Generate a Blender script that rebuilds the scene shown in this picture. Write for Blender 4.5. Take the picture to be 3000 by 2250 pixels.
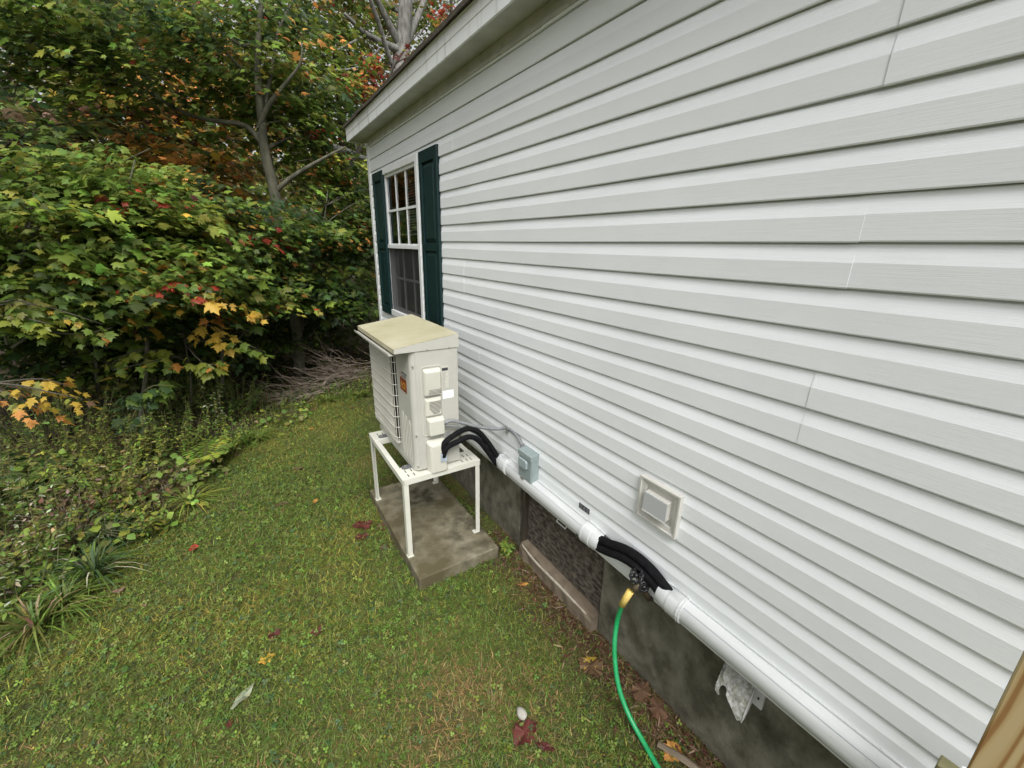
import bpy, bmesh, math, random
import numpy as np
from mathutils import Vector, Matrix

# ------------------------------------------------------------------ camera, sky, sun
random.seed(7); rng = np.random.default_rng(11)
for o in list(bpy.data.objects): bpy.data.objects.remove(o)
SC = bpy.context.scene; COL = SC.collection
F = 1222.0; CX, CY = 1500.0, 1125.0                       # photograph 3000 x 2250
_y = np.array([-820., -419., F]); _y /= np.linalg.norm(_y)  # vanishing point along the wall
_d = np.array([-77., 3718., F]); _d -= _y*(_d@_y); _d /= np.linalg.norm(_d)
_z = -_d; _x = np.cross(_y, _z)
RM = np.stack([_x, _y, _z]); CAM = np.array([-1.351, 0.0, 2.0])
cam = bpy.data.cameras.new('camera'); camo = bpy.data.objects.new('camera', cam); COL.objects.link(camo)
cam.sensor_width = 36; cam.lens = 36*F/3000; cam.clip_start = 0.02; cam.clip_end = 500
r, u, b = RM@[1, 0, 0], RM@[0, -1, 0], RM@[0, 0, -1]
camo.matrix_world = Matrix(((r[0], u[0], b[0], CAM[0]), (r[1], u[1], b[1], CAM[1]), (r[2], u[2], b[2], CAM[2]), (0, 0, 0, 1)))
SC.camera = camo

SUN_EL, SUN_AZ = math.radians(52), math.radians(196)      # azimuth clockwise from +Y: high, behind the camera
wd = bpy.data.worlds.new('World'); SC.world = wd; wd.use_nodes = True
nt = wd.node_tree; nt.nodes.clear()
sky = nt.nodes.new('ShaderNodeTexSky'); sky.sky_type = 'NISHITA'; sky.sun_disc = False
sky.sun_elevation = SUN_EL; sky.sun_rotation = SUN_AZ; sky.air_density = 1.0; sky.dust_density = 6.0; sky.ozone_density = 1.0
hs = nt.nodes.new('ShaderNodeHueSaturation'); hs.inputs['Saturation'].default_value = 0.07
bg = nt.nodes.new('ShaderNodeBackground'); bg.inputs['Strength'].default_value = 0.15
wo = nt.nodes.new('ShaderNodeOutputWorld')
nt.links.new(sky.outputs[0], hs.inputs['Color']); nt.links.new(hs.outputs[0], bg.inputs[0]); nt.links.new(bg.outputs[0], wo.inputs[0])
sl = bpy.data.lights.new('sun', 'SUN'); sl.energy = 1.8; sl.angle = math.radians(32); sl.color = (1.0, 0.985, 0.955)
so = bpy.data.objects.new('sun', sl); COL.objects.link(so)
sd = Vector((math.sin(SUN_AZ)*math.cos(SUN_EL), math.cos(SUN_AZ)*math.cos(SUN_EL), math.sin(SUN_EL)))
so.rotation_euler = sd.to_track_quat('Z', 'Y').to_euler(); so.location = (-6, -3, 14)
SC.render.engine = 'CYCLES'
SC.view_settings.view_transform = 'Standard'; SC.view_settings.look = 'None'
SC.view_settings.exposure = 0.42; SC.view_settings.gamma = 1.0; SC.view_settings.use_curve_mapping = False
SC.render.resolution_x = 1024; SC.render.resolution_y = 768
SC.cycles.transparent_max_bounces = 12; SC.cycles.max_bounces = 5

# ------------------------------------------------------------------ pixel helpers (a pixel is only a direction)
def ray(px, py): return RM@np.array([px-CX, py-CY, F])
def at_x(px, py, x=0.0): v = ray(px, py); return CAM+v*((x-CAM[0])/v[0])
def at_y(px, py, y): v = ray(px, py); return CAM+v*((y-CAM[1])/v[1])
def at_z(px, py, z=0.0): v = ray(px, py); return CAM+v*((z-CAM[2])/v[2])

# ------------------------------------------------------------------ mesh helpers
ROOT = {}
def tag(o, label=None, cat=None, group=None, kind=None):
    if label: o['label'] = label
    if cat: o['category'] = cat
    if group: o['group'] = group
    if kind: o['kind'] = kind
    return o
def thing(name, loc, label, cat, group=None):
    o = bpy.data.objects.new(name, None); o.empty_display_size = 0.1; COL.objects.link(o); o.location = loc
    ROOT[o.name] = np.array(loc, float); return tag(o, label, cat, group)
def link(name, me, parent=None, mat=None, base=None):
    """verts of me are in world coordinates; move them to the thing's base"""
    n = len(me.vertices); co = np.empty(n*3); me.vertices.foreach_get('co', co); co = co.reshape(-1, 3)
    o = bpy.data.objects.new(name, me); COL.objects.link(o)
    if parent is not None:
        b0 = ROOT[parent.name]; o.parent = parent
    else:
        b0 = np.array(base, float) if base is not None else np.array([(co[:, 0].min()+co[:, 0].max())/2, (co[:, 1].min()+co[:, 1].max())/2, co[:, 2].min()])
        o.location = b0
    me.vertices.foreach_set('co', (co-b0).ravel()); me.update()
    ROOT[o.name] = b0
    if mat: me.materials.append(mat)
    return o
class MB:
    def __init__(s): s.v = []; s.f = []
    def add(s, vs, fs):
        n = len(s.v); s.v += [tuple(map(float, p)) for p in vs]; s.f += [tuple(i+n for i in f) for f in fs]; return s
    def box(s, x0, x1, y0, y1, z0, z1):
        return s.add([(x0,y0,z0),(x1,y0,z0),(x1,y1,z0),(x0,y1,z0),(x0,y0,z1),(x1,y0,z1),(x1,y1,z1),(x0,y1,z1)],
                     [(0,3,2,1),(4,5,6,7),(0,1,5,4),(1,2,6,5),(2,3,7,6),(3,0,4,7)])
    def prism(s, poly, a, b, axis='y'):
        """extrude a closed 2-D polygon from a to b along an axis; poly in the two other axes"""
        n = len(poly)
        def p3(p, t): return {'x': (t, p[0], p[1]), 'y': (p[0], t, p[1]), 'z': (p[0], p[1], t)}[axis]
        vs = [p3(p, a) for p in poly]+[p3(p, b) for p in poly]
        fs = [(i, (i+1) % n, n+(i+1) % n, n+i) for i in range(n)]+[tuple(range(n))[::-1], tuple(range(n, 2*n))]
        return s.add(vs, fs)
    def tube(s, path, rad, n=8, cap=True, sub=0, flat=1.0):
        P = [np.array(p, float) for p in path]
        R_ = list(rad) if hasattr(rad, '__len__') else [rad]*len(P)
        if sub and len(P) > 2:
            Q = []; RR = []
            for i in range(len(P)-1):
                p0, p1, p2, p3 = P[max(i-1, 0)], P[i], P[i+1], P[min(i+2, len(P)-1)]
                for k in range(sub):
                    t = k/sub; Q.append(.5*((2*p1)+(-p0+p2)*t+(2*p0-5*p1+4*p2-p3)*t*t+(-p0+3*p1-3*p2+p3)*t**3)); RR.append(R_[i]+(R_[i+1]-R_[i])*t)
            Q.append(P[-1]); RR.append(R_[-1]); P, R_ = Q, RR
        T = [P[min(i+1, len(P)-1)]-P[max(i-1, 0)] for i in range(len(P))]; T = [t/(np.linalg.norm(t)+1e-9) for t in T]
        a = np.array([0, 0, 1.]) if abs(T[0][2]) < .9 else np.array([1., 0, 0]); nrm = np.cross(T[0], a); nrm /= np.linalg.norm(nrm)
        vs = []
        for p, t, r0 in zip(P, T, R_):
            nrm = nrm-t*(nrm@t); nrm /= np.linalg.norm(nrm)+1e-9; bi = np.cross(t, nrm)
            for k in range(n):
                an = 2*math.pi*k/n; vs.append(p+r0*(math.cos(an)*nrm+flat*math.sin(an)*bi))
        m = len(P); fs = [(i*n+k, i*n+(k+1) % n, (i+1)*n+(k+1) % n, (i+1)*n+k) for i in range(m-1) for k in range(n)]
        if cap: fs += [tuple(range(n))[::-1], tuple(range((m-1)*n, m*n))]
        return s.add(vs, fs)
    def build(s, name, mat, parent=None, smooth=False, bevel=0, base=None, seg=2):
        me = bpy.data.meshes.new(name); me.from_pydata(s.v, [], s.f)
        if smooth: me.polygons.foreach_set('use_smooth', [True]*len(me.polygons))
        o = link(name, me, parent, mat, base)
        if bevel:
            m = o.modifiers.new('bevel', 'BEVEL'); m.width = bevel; m.segments = seg; m.limit_method = 'ANGLE'; m.angle_limit = math.radians(40)
        return o
def box(name, mat, parent, x0, x1, y0, y1, z0, z1, bevel=0, **k): return MB().box(x0, x1, y0, y1, z0, z1).build(name, mat, parent, bevel=bevel, **k)
def smooth_angle(o, deg=40):
    me = o.data; me.polygons.foreach_set('use_smooth', [True]*len(me.polygons))
    bm = bmesh.new(); bm.from_mesh(me)
    for e in bm.edges:
        if len(e.link_faces) == 2 and e.calc_face_angle(0) > math.radians(deg): e.smooth = False
    bm.to_mesh(me); bm.free(); return o
def rounded(x0, x1, y0, y1, rs, n=5):
    """rounded rectangle, radii for corners (x0,y0),(x1,y0),(x1,y1),(x0,y1)"""
    out = []
    for (cx, cy, a0), r0 in zip(((x0, y0, 180), (x1, y0, 270), (x1, y1, 0), (x0, y1, 90)), rs):
        sx = 1 if cx == x0 else -1; sy = 1 if cy == y0 else -1
        for k in range(n+1):
            a = math.radians(a0+90*k/n); out.append((cx+sx*r0+r0*math.cos(a), cy+sy*r0+r0*math.sin(a)))
    return out

# ------------------------------------------------------------------ materials
def lin(*c): return tuple(c)+(1,)
def M(name, c1, c2=None, scale=8, rough=.6, bump=0, bscale=60, stretch=(1,1,1), bstretch=None, lo=.35, hi=.65, spec=.4, detail=5, metal=0, c3=None, scale3=30, lo3=.62, hi3=.7, trans=0):
    m = bpy.data.materials.new(name); m.use_nodes = True; t = m.node_tree; N = t.nodes; L = t.links
    p = N['Principled BSDF']; p.inputs['Roughness'].default_value = rough; p.inputs['Specular IOR Level'].default_value = spec; p.inputs['Metallic'].default_value = metal
    tc = N.new('ShaderNodeTexCoord')
    def noise(sc, st, dt=detail):
        mp = N.new('ShaderNodeMapping'); mp.inputs['Scale'].default_value = st; L.new(tc.outputs['Object'], mp.inputs['Vector'])
        n = N.new('ShaderNodeTexNoise'); n.inputs['Scale'].default_value = sc; n.inputs['Detail'].default_value = dt; n.inputs['Roughness'].default_value = .6
        L.new(mp.outputs[0], n.inputs['Vector']); return n.outputs['Fac']
    def ramp(fac, a, ca, b_, cb):
        cr = N.new('ShaderNodeValToRGB'); e = cr.color_ramp.elements; e[0].position = a; e[0].color = ca; e[1].position = b_; e[1].color = cb
        L.new(fac, cr.inputs[0]); return cr.outputs[0]
    col = None
    if c2 is None: p.inputs['Base Color'].default_value = lin(*c1)
    else:
        col = ramp(noise(scale, stretch), lo, lin(*c1), hi, lin(*c2))
        if c3 is not None:
            mx = N.new('ShaderNodeMix'); mx.data_type = 'RGBA'
            L.new(ramp(noise(scale3, (1,1,1), 8), lo3, (0,0,0,1), hi3, (1,1,1,1)), mx.inputs[0]); L.new(col, mx.inputs[6]); mx.inputs[7].default_value = lin(*c3); col = mx.outputs[2]
        L.new(col, p.inputs['Base Color'])
    if bump:
        bn = N.new('ShaderNodeBump'); bn.inputs['Strength'].default_value = bump; bn.inputs['Distance'].default_value = .01
        L.new(noise(bscale, bstretch or stretch, 4), bn.inputs['Height']); L.new(bn.outputs[0], p.inputs['Normal'])
    return m
def leafmat(name, trans=.35, rough=.5):
    m = bpy.data.materials.new(name); m.use_nodes = True; t = m.node_tree; N = t.nodes; L = t.links
    p = N['Principled BSDF']; p.inputs['Roughness'].default_value = rough; p.inputs['Specular IOR Level'].default_value = .35
    a = N.new('ShaderNodeAttribute'); a.attribute_name = 'col'; L.new(a.outputs['Color'], p.inputs['Base Color'])
    tr = N.new('ShaderNodeBsdfTranslucent'); g = N.new('ShaderNodeGamma'); g.inputs['Gamma'].default_value = .85
    L.new(a.outputs['Color'], g.inputs['Color']); L.new(g.outputs[0], tr.inputs['Color'])
    mx = N.new('ShaderNodeMixShader'); mx.inputs[0].default_value = trans
    L.new(p.outputs[0], mx.inputs[1]); L.new(tr.outputs[0], mx.inputs[2]); L.new(mx.outputs[0], N['Material Output'].inputs[0])
    return m
W_SIDING = M('vinyl_siding', (.735,.76,.768), (.785,.81,.818), scale=3, rough=.42, bump=.12, bscale=120, stretch=(1,.5,1), bstretch=(1,.06,4), spec=.4, c3=(.30,.29,.24), scale3=55, lo3=.735, hi3=.78)
W_TRIM = M('white_trim', (.66,.675,.67), (.73,.745,.745), scale=6, rough=.4, c3=(.42,.41,.34), scale3=22, lo3=.64, hi3=.8)
W_FASCIA = M('streaked_fascia', (.50,.51,.48), (.74,.755,.75), scale=12, rough=.45, stretch=(1,1,.10), lo=.30, hi=.46, c3=(.34,.34,.28), scale3=22, lo3=.66, hi3=.82)
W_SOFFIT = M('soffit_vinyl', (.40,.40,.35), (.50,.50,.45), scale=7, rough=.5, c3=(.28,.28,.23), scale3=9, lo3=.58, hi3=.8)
DUCT = M('duct_pvc', (.52,.532,.53), (.60,.615,.615), scale=14, rough=.38, spec=.45, stretch=(1,.12,2), c3=(.34,.335,.30), scale3=70, lo3=.66, hi3=.74)
SHUT = M('shutter_green', (.004,.020,.022), (.007,.029,.030), scale=10, rough=.42, bump=.15, bscale=120, bstretch=(1,1,.06))
CONC = M('foundation_concrete', (.080,.075,.050), (.235,.222,.17), scale=9, rough=.92, bump=1.0, bscale=160, stretch=(1,1,.7), lo=.36, hi=.72, c3=(.038,.036,.022), scale3=4.5, lo3=.52, hi3=.70, detail=9)
PAD = M('pad_concrete', (.085,.070,.036), (.27,.245,.175), scale=3.4, rough=.75, bump=.4, bscale=80, lo=.40, hi=.70, c3=(.05,.045,.026), scale3=4, lo3=.5, hi3=.66)
CHIP = M('weathered_chipboard', (.028,.022,.016), (.17,.145,.115), scale=34, rough=.95, bump=.9, bscale=40, stretch=(1,.7,1.4), lo=.38, hi=.72)
OLDWOOD = M('old_wood', (.10,.075,.05), (.25,.205,.15), scale=6, rough=.9, bump=.6, bscale=30, stretch=(1,.15,1), lo=.3, hi=.7)
DARKWOOD = M('dark_wood', (.025,.02,.014), (.07,.055,.035), scale=10, rough=.9, stretch=(1,1,.2))
BEIGE = M('unit_beige', (.40,.395,.35), (.44,.435,.39), scale=5, rough=.38, spec=.45)
BEIGE_L = M('cover_plastic', (.48,.47,.405), (.52,.51,.445), scale=5, rough=.45)
CAPM = M('algae_cap', (.45,.425,.31), (.33,.30,.175), scale=4, rough=.55, stretch=(1,1.3,1), lo=.3, hi=.75, c3=(.27,.25,.14), scale3=24, lo3=.6, hi3=.85, detail=8)
CREAM = M('stand_paint', (.55,.545,.47), (.60,.595,.53), scale=6, rough=.4, c3=(.33,.25,.15), scale3=30, lo3=.68, hi3=.76)
BLACKHOLE = M('unlit_hollow_black', (.004,.004,.004), rough=.9)
FOAM = M('black_foam', (.006,.006,.007), (.011,.011,.012), scale=40, rough=.95, bump=.35, bscale=200, spec=.1)
GREYPVC = M('grey_conduit', (.15,.158,.165), (.215,.222,.23), scale=20, rough=.45)
GREYBOX = M('grey_box_paint', (.235,.285,.285), (.27,.32,.32), scale=8, rough=.4)
GREYPLATE = M('grey_lid_plastic', (.30,.355,.365), rough=.35)
FEET = M('grey_rubber', (.10,.102,.108), rough=.6)
STEEL = M('steel_screw', (.45,.45,.42), rough=.35, metal=.8)
SLOT = M('dark_slot', (.03,.028,.022), rough=.9)
GROOVE = M('fan_blade_grey', (.10,.095,.075), rough=.9)  # plain dark grey of the fan blades
RED = M('logo_red', (.45,.03,.03), rough=.5); INK = M('label_ink', (.04,.04,.045), rough=.6); INKG = M('label_grey_ink', (.22,.22,.23), rough=.6)
STK = M('sticker_rust', (.16,.035,.012), (.22,.055,.015), scale=10, rough=.5); STKY = M('sticker_amber', (.55,.27,.04), rough=.5)
STKW = M('sticker_white', (.82,.84,.86), rough=.4); STKB = M('sticker_blue', (.36,.43,.50), rough=.5)
BRONZE = M('old_brass', (.07,.055,.035), (.14,.11,.065), scale=30, rough=.5, metal=.5)
WHEEL = M('black_wheel', (.012,.012,.014), rough=.35)
YEL = M('hose_collar_yellow', (.62,.44,.09), (.66,.49,.14), scale=20, rough=.5, c3=(.25,.17,.06), scale3=60, lo3=.66, hi3=.74)
HOSE = M('green_hose', (.012,.27,.085), (.02,.32,.11), scale=14, rough=.32, spec=.5)
LICHEN = M('lichen_plastic', (.44,.44,.425), (.21,.215,.18), scale=55, rough=.85, bump=.8, bscale=90, lo=.38, hi=.62, c3=(.25,.255,.175), scale3=16, lo3=.52, hi3=.66)
PINE_R = M('treated_pine', (.44,.27,.105), (.55,.38,.18), scale=9, rough=.65, stretch=(1,1,1), lo=.4, hi=.6)
def wood_grain(m):
    t = m.node_tree; N = t.nodes; L = t.links; p = N['Principled BSDF']
    tc = N.new('ShaderNodeTexCoord'); mp = N.new('ShaderNodeMapping'); mp.inputs['Scale'].default_value = (1, 1, .10)
    w = N.new('ShaderNodeTexWave'); w.bands_direction = 'Y'; w.inputs['Scale'].default_value = 16; w.inputs['Distortion'].default_value = 9; w.inputs['Detail'].default_value = 2; w.inputs['Detail Scale'].default_value = 1.3
    cr = N.new('ShaderNodeValToRGB'); e = cr.color_ramp.elements; e[0].position = .2; e[0].color = (.60,.46,.25,1); e[1].position = .95; e[1].color = (.35,.19,.07,1)
    k = cr.color_ramp.elements.new(.7); k.color = (.54,.38,.18,1)
    L.new(tc.outputs['Object'], mp.inputs[0]); L.new(mp.outputs[0], w.inputs['Vector']); L.new(w.outputs['Fac'], cr.inputs[0]); L.new(cr.outputs[0], p.inputs['Base Color'])
wood_grain(PINE_R)
PINE_G = M('treated_edge', (.13,.125,.06), (.21,.19,.095), scale=14, rough=.7, stretch=(1,1,.15))
SHINGLE = M('asphalt_shingle', (.035,.028,.02), (.10,.085,.06), scale=60, rough=.95, bump=.8, bscale=150)
INTERIOR = M('interior_wall', (.30,.25,.18), rough=.8); BLIND = M('blind_slat', (.66,.66,.62), rough=.5)
BARK_G = M('grey_bark', (.10,.095,.085), (.24,.235,.215), scale=14, rough=.9, bump=.8, bscale=30, stretch=(1,1,.35), lo=.35, hi=.65)
BARK_D = M('dark_bark', (.035,.03,.024), (.085,.075,.055), scale=14, rough=.9, bump=.6, bscale=30, stretch=(1,1,.3))
BARK_M = M('maple_bark', (.05,.05,.032), (.125,.12,.085), scale=10, rough=.9, bump=.5, bscale=30, stretch=(1,1,.4))
BARK_L = M('lichen_bark', (.15,.155,.135), (.33,.34,.31), scale=16, rough=.9, bump=.6, bscale=40)
TWIG = M('dead_twig', (.14,.105,.08), (.30,.25,.20), scale=10, rough=.9)
STEMG = M('green_stem', (.07,.085,.03), (.12,.10,.04), scale=10, rough=.7)
STONE = M('pale_stone', (.28,.265,.225), (.40,.385,.34), scale=50, rough=.8, bump=.3, bscale=120)
LEAF = leafmat('foliage', .42); LEAFG = leafmat('ground_leaf', .25, .6)

def glassmat(name, mixv, tint=(1,1,1)):
    m = bpy.data.materials.new(name); m.use_nodes = True; t = m.node_tree; N = t.nodes; L = t.links; N.remove(N['Principled BSDF'])
    tr = N.new('ShaderNodeBsdfTransparent'); tr.inputs[0].default_value = lin(*tint); g = N.new('ShaderNodeBsdfGlossy'); g.inputs['Roughness'].default_value = .01
    fr = N.new('ShaderNodeFresnel'); fr.inputs[0].default_value = 1.5; mt = N.new('ShaderNodeMath'); mt.operation = 'MULTIPLY_ADD'; mt.inputs[1].default_value = 1.6; mt.inputs[2].default_value = mixv
    mx = N.new('ShaderNodeMixShader'); L.new(fr.outputs[0], mt.inputs[0]); L.new(mt.outputs[0], mx.inputs[0]); L.new(tr.outputs[0], mx.inputs[1]); L.new(g.outputs[0], mx.inputs[2]); L.new(mx.outputs[0], N['Material Output'].inputs[0])
    return m
GLASS = glassmat('window_glass', .06, (.82,.86,.84))
def screenmat():
    m = bpy.data.materials.new('insect_screen'); m.use_nodes = True; t = m.node_tree; N = t.nodes; L = t.links; p = N['Principled BSDF']
    p.inputs['Base Color'].default_value = (.02,.02,.02,1); p.inputs['Roughness'].default_value = .8; p.inputs['Alpha'].default_value = .72; return m
SCREEN = screenmat()

# ------------------------------------------------------------------ the ground
def patch(x, y, seed, s):
    q = np.random.default_rng(seed); out = 0
    for k in range(6):
        a, ph = q.uniform(0, 6.28), q.uniform(0, 6.28); f = s*(.6+.45*k); out = out+np.sin((x*math.cos(a)+y*math.sin(a))*f+ph+1.3*np.sin(f*.7*(x*math.sin(a)-y*math.cos(a))))/(1+.25*k)
    return out/3.2
EX = [-30, -2.9, -2.5, -2.26, -1.97, -1.61, -1.26, -.65, 0, 3, 30]; EY = [1.2, 2.75, 2.9, 3.38, 4.11, 4.64, 5.3, 5.65, 5.7, 5.9, 7]
def edge_d(x, y): return y-np.interp(x, EX, EY)          # > 0: beyond the mown lawn
def gz(x, y):
    x = np.asarray(x, float); y = np.asarray(y, float); d = edge_d(x, y)
    near = .012*patch(x, y, 3, 2.2)*np.clip(-x/.8, 0, 1)
    return near+np.clip(d, 0, 2)*.03*(1+patch(x, y, 5, 1.1))+np.clip(d-2, 0, 30)*.02
def ground_mat():
    m = M('mossy_soil', (.045,.05,.014), (.10,.095,.022), scale=2.2, rough=.95, bump=1.0, bscale=90, lo=.38, hi=.62, c3=(.05,.036,.02), scale3=3.5, lo3=.55, hi3=.66)
    return m
SOIL = ground_mat()
FLOOR = M('forest_floor', (.022,.015,.009), (.075,.05,.03), scale=14, rough=.95, bump=1, bscale=40)
xs = np.concatenate([np.linspace(-120, -8, 22), np.linspace(-7.5, 1, 120), np.linspace(1.5, 120, 22)])
ys = np.concatenate([np.linspace(-80, -2, 12), np.linspace(-1.5, 9, 150), np.linspace(10, 140, 26)])
GX, GY = np.meshgrid(xs, ys); GZ = gz(GX, GY); GZ = np.where(GX > .3, np.minimum(GZ, -.02), GZ)
vv = np.stack([GX, GY, GZ], -1).reshape(-1, 3); nx = len(xs)
ff = [(j*nx+i, j*nx+i+1, (j+1)*nx+i+1, (j+1)*nx+i) for j in range(len(ys)-1) for i in range(nx-1)]
me = bpy.data.meshes.new('ground'); me.from_pydata(vv.tolist(), [], ff)
g = link('ground', me, None, SOIL, base=(0, 0, 0)); me.materials.append(FLOOR); tag(g, kind='structure')
cen = np.array([vv[list(f)].mean(0) for f in ff]); idx = (edge_d(cen[:, 0], cen[:, 1]) > .35).astype(int); me.polygons.foreach_set('material_index', idx); me.polygons.foreach_set('use_smooth', [True]*len(ff))

# ------------------------------------------------------------------ the house
YN, YF = -3.0, 4.956; HC = .1143; ZB = .543
house = thing('house', (2.5, 1.0, 0), 'white sided single storey house with green shutters and low eave', 'house')
WY0, WY1, WZ0, WZ1 = 3.565, 4.445, 1.345, 2.635             # wall opening for the window
wall = MB()
wall.box(.004, .11, YN, WY0, .52, 3.02).box(.004, .11, WY1, YF-.004, .52, 3.02).box(.0041, .1099, WY0, WY1, .52, WZ0).box(.0041, .1099, WY0, WY1, WZ1, 3.02)
wall.box(.11, 5.5, YF-.11, YF-.004, .52, 3.02).box(.11, 5.5, YN, YN+.1, .52, 3.02).box(5.4, 5.5, YN+.1, YF-.11, .52, 3.02)
wall.prism([(.11, 3.02), (5.5, 3.02), (2.75, 3.9)], YF-.11, YF-.004, 'y')
wallo = wall.build('wall', INTERIOR, house)
box('floor', DARKWOOD, house, .11, 5.4, YN+.1, YF-.11, .52, .62); box('ceiling', INTERIOR, house, .11, 5.4, YN+.1, YF-.11, 2.95, 3.0)
PROF = [(.003, .0), (-.0172, -.012), (-.0186, .02), (-.0184, .10), (-.0180, .555), (-.0173, .575), (-.0092, .935), (-.0020, .975), (.0005, 1.06)]
def strip(mb, y0, y1, k, z0=-9, z1=9):
    zb = ZB+HC*k; pts = [(x, zb+t*HC) for x, t in PROF]; out = []
    for (xa, za), (xb, zb_) in zip(pts[:-1], pts[1:]):
        if zb_ <= za:
            if z0 <= za <= z1: out += [(xa, za), (xb, zb_)]
            continue
        lo_, hi_ = max(za, z0), min(zb_, z1)
        if hi_ <= lo_: continue
        q = lambda z: xa+(xb-xa)*(z-za)/(zb_-za)
        out += [(q(lo_), lo_), (q(hi_), hi_)]
    ded = []
    for p in out:
        if not ded or abs(p[0]-ded[-1][0])+abs(p[1]-ded[-1][1]) > 1e-6: ded.append(p)
    if len(ded) < 2: return
    n = len(ded); m = max(1, int((y1-y0)/.22)); w1, w2 = mb.wave
    def wob(y): return .0011*math.sin(1.9*y+w1)+.0007*math.sin(4.3*y+w2+k), .0009*math.sin(1.3*y+w2)+.0005*math.sin(3.7*y+w1)
    def row(y, e=0): dx_, dz_ = wob(y); return [(x+dx_*min(1, max(0, -x/.017))+e, y, z+dz_) for x, z in ded]
    rows = [row(y0+(y1-y0)*j/m) for j in range(m+1)]
    mb.add([p for r_ in rows for p in r_], [(j*n+i, (j+1)*n+i, (j+1)*n+i+1, j*n+i+1) for j in range(m) for i in range(n-1)])
    for ye in (y0, y1): mb.add(row(ye)+row(ye, .0014), [(i, i+1, n+i+1, n+i) for i in range(n-1)])   # cut ends have thickness
def plank(p, ya, yb, dx):
    mb = MB(); mb.wave = (random.uniform(0, 6), random.uniform(0, 6))
    for k in (2*p, 2*p+1):
        zt = min(9, 2.957)
        z0, z1 = ZB+HC*k, ZB+HC*(k+1.03)
        if z1 < WZ0 or z0 > WZ1 or yb < WY0 or ya > WY1: strip(mb, ya, yb, k, -9, zt); continue
        if ya < WY0: strip(mb, ya, WY0, k)
        if yb > WY1: strip(mb, WY1, yb, k)
        if z0 < WZ0: strip(mb, max(ya, WY0), min(yb, WY1), k, -9, WZ0)
        if z1 > WZ1: strip(mb, max(ya, WY0), min(yb, WY1), k, WZ1, zt)
    if not mb.v: return
    mb.v = [(x+dx, y, z) for x, y, z in mb.v]
    o = mb.build('siding_plank', W_SIDING, wallo); smooth_angle(o, 8)
SEAM = {0: (1.02, 3.4), 1: (2.62,), 2: (2.156,), 3: (2.50, -.9), 4: (.49,), 5: (2.72, -1.0), 6: (.49, 3.3), 7: (2.62,), 8: (.50,), 9: (2.86, -1.1), 10: (1.877,)}
for p in range(11):
    ss = sorted(SEAM[p]); cuts = [YN]+list(ss)+[YF-.03]
    for i in range(len(cuts)-1):
        last = i == len(cuts)-2; ya, yb, dx = cuts[i]-(.02 if i % 2 else 0), cuts[i+1]+(.0 if last else .001), (-.0016 if i % 2 == 0 else 0)
        if ZB+HC*2*p > WZ0 and ZB+HC*(2*p+2.03) < WZ1 and ya < WY0 and yb > WY1: plank(p, ya, WY0, dx); plank(p, WY1, yb, dx)
        else: plank(p, ya, yb, dx)
# lower edge trim, corner post, foundation
box('starter_strip', W_TRIM, house, -.010, .02, YN, YF-.02, .516, .5415)
MB().box(-.024, .02, YF-.045, YF+.02, .50, 2.985).box(-.018, -.0, YF-.058, YF-.045, .50, 2.985).build('corner_post', W_TRIM, house, bevel=.004)
fnd = MB()
DY0, DY1 = 1.216, 1.985
fnd.box(.022, .25, YN, DY0, -.3, .5155).box(.022, .25, DY1+.02, YF-.04, -.3, .5155).box(.30, .40, DY0, DY1+.02, -.3, .5155)
fo = fnd.build('foundation', CONC, house, bevel=.006)
box('foundation_gable', CONC, house, .251, 5.4, YF-.3, YF-.06, -.3, .5155)
# access door in the foundation
acc = thing('access_door', (.05, 1.6, 0), 'dark weathered chipboard hatch set in the concrete foundation', 'hatch')
box('panel', CHIP, acc, .045, .065, DY0+.004, 1.93, .105, .512)
box('frame_post', DARKWOOD, acc, .018, .09, 1.932, 1.968, .02, .512, bevel=.004)
box('frame_post', DARKWOOD, acc, .05, .12, 1.972, 2.004, .0, .512)
sl_ = MB(); n = 14; ring = []
for i in range(n+1):
    yy = DY0+.002+(1.928-DY0)*i/n; j1, j2 = .006*math.sin(i*1.9), .005*math.sin(i*2.7+1)
    ring.append([(.10, yy, -.08), (-.030+j1, yy, -.08), (-.026+j2, yy, .07+j1), (-.012+j1, yy, .098+j2), (.10, yy, .103)])
sl_.add([p for r_ in ring for p in r_], [(i*5+k, i*5+(k+1) % 5, (i+1)*5+(k+1) % 5, (i+1)*5+k) for i in range(n) for k in range(5)]+[(0,1,2,3,4)[::-1], tuple(n*5+k for k in range(5))]).build('sill', OLDWOOD, acc)
MB().tube([(-.020, DY0+.05, .090), (-.024, 1.5, .096), (-.026, 1.75, .092), (-.018, 1.90, .104)], [.006, .009, .008, .005], 5, sub=3).build('peeled_edge', M('peeled_wood', (.30,.26,.20), (.42,.38,.31), scale=20, rough=.9), acc)
MB().tube([(.046, 1.60, .505), (.012, 1.60, .470), (.012, 1.52, .470), (.046, 1.52, .505)], .0045, 6).build('handle', W_TRIM, acc)
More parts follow.
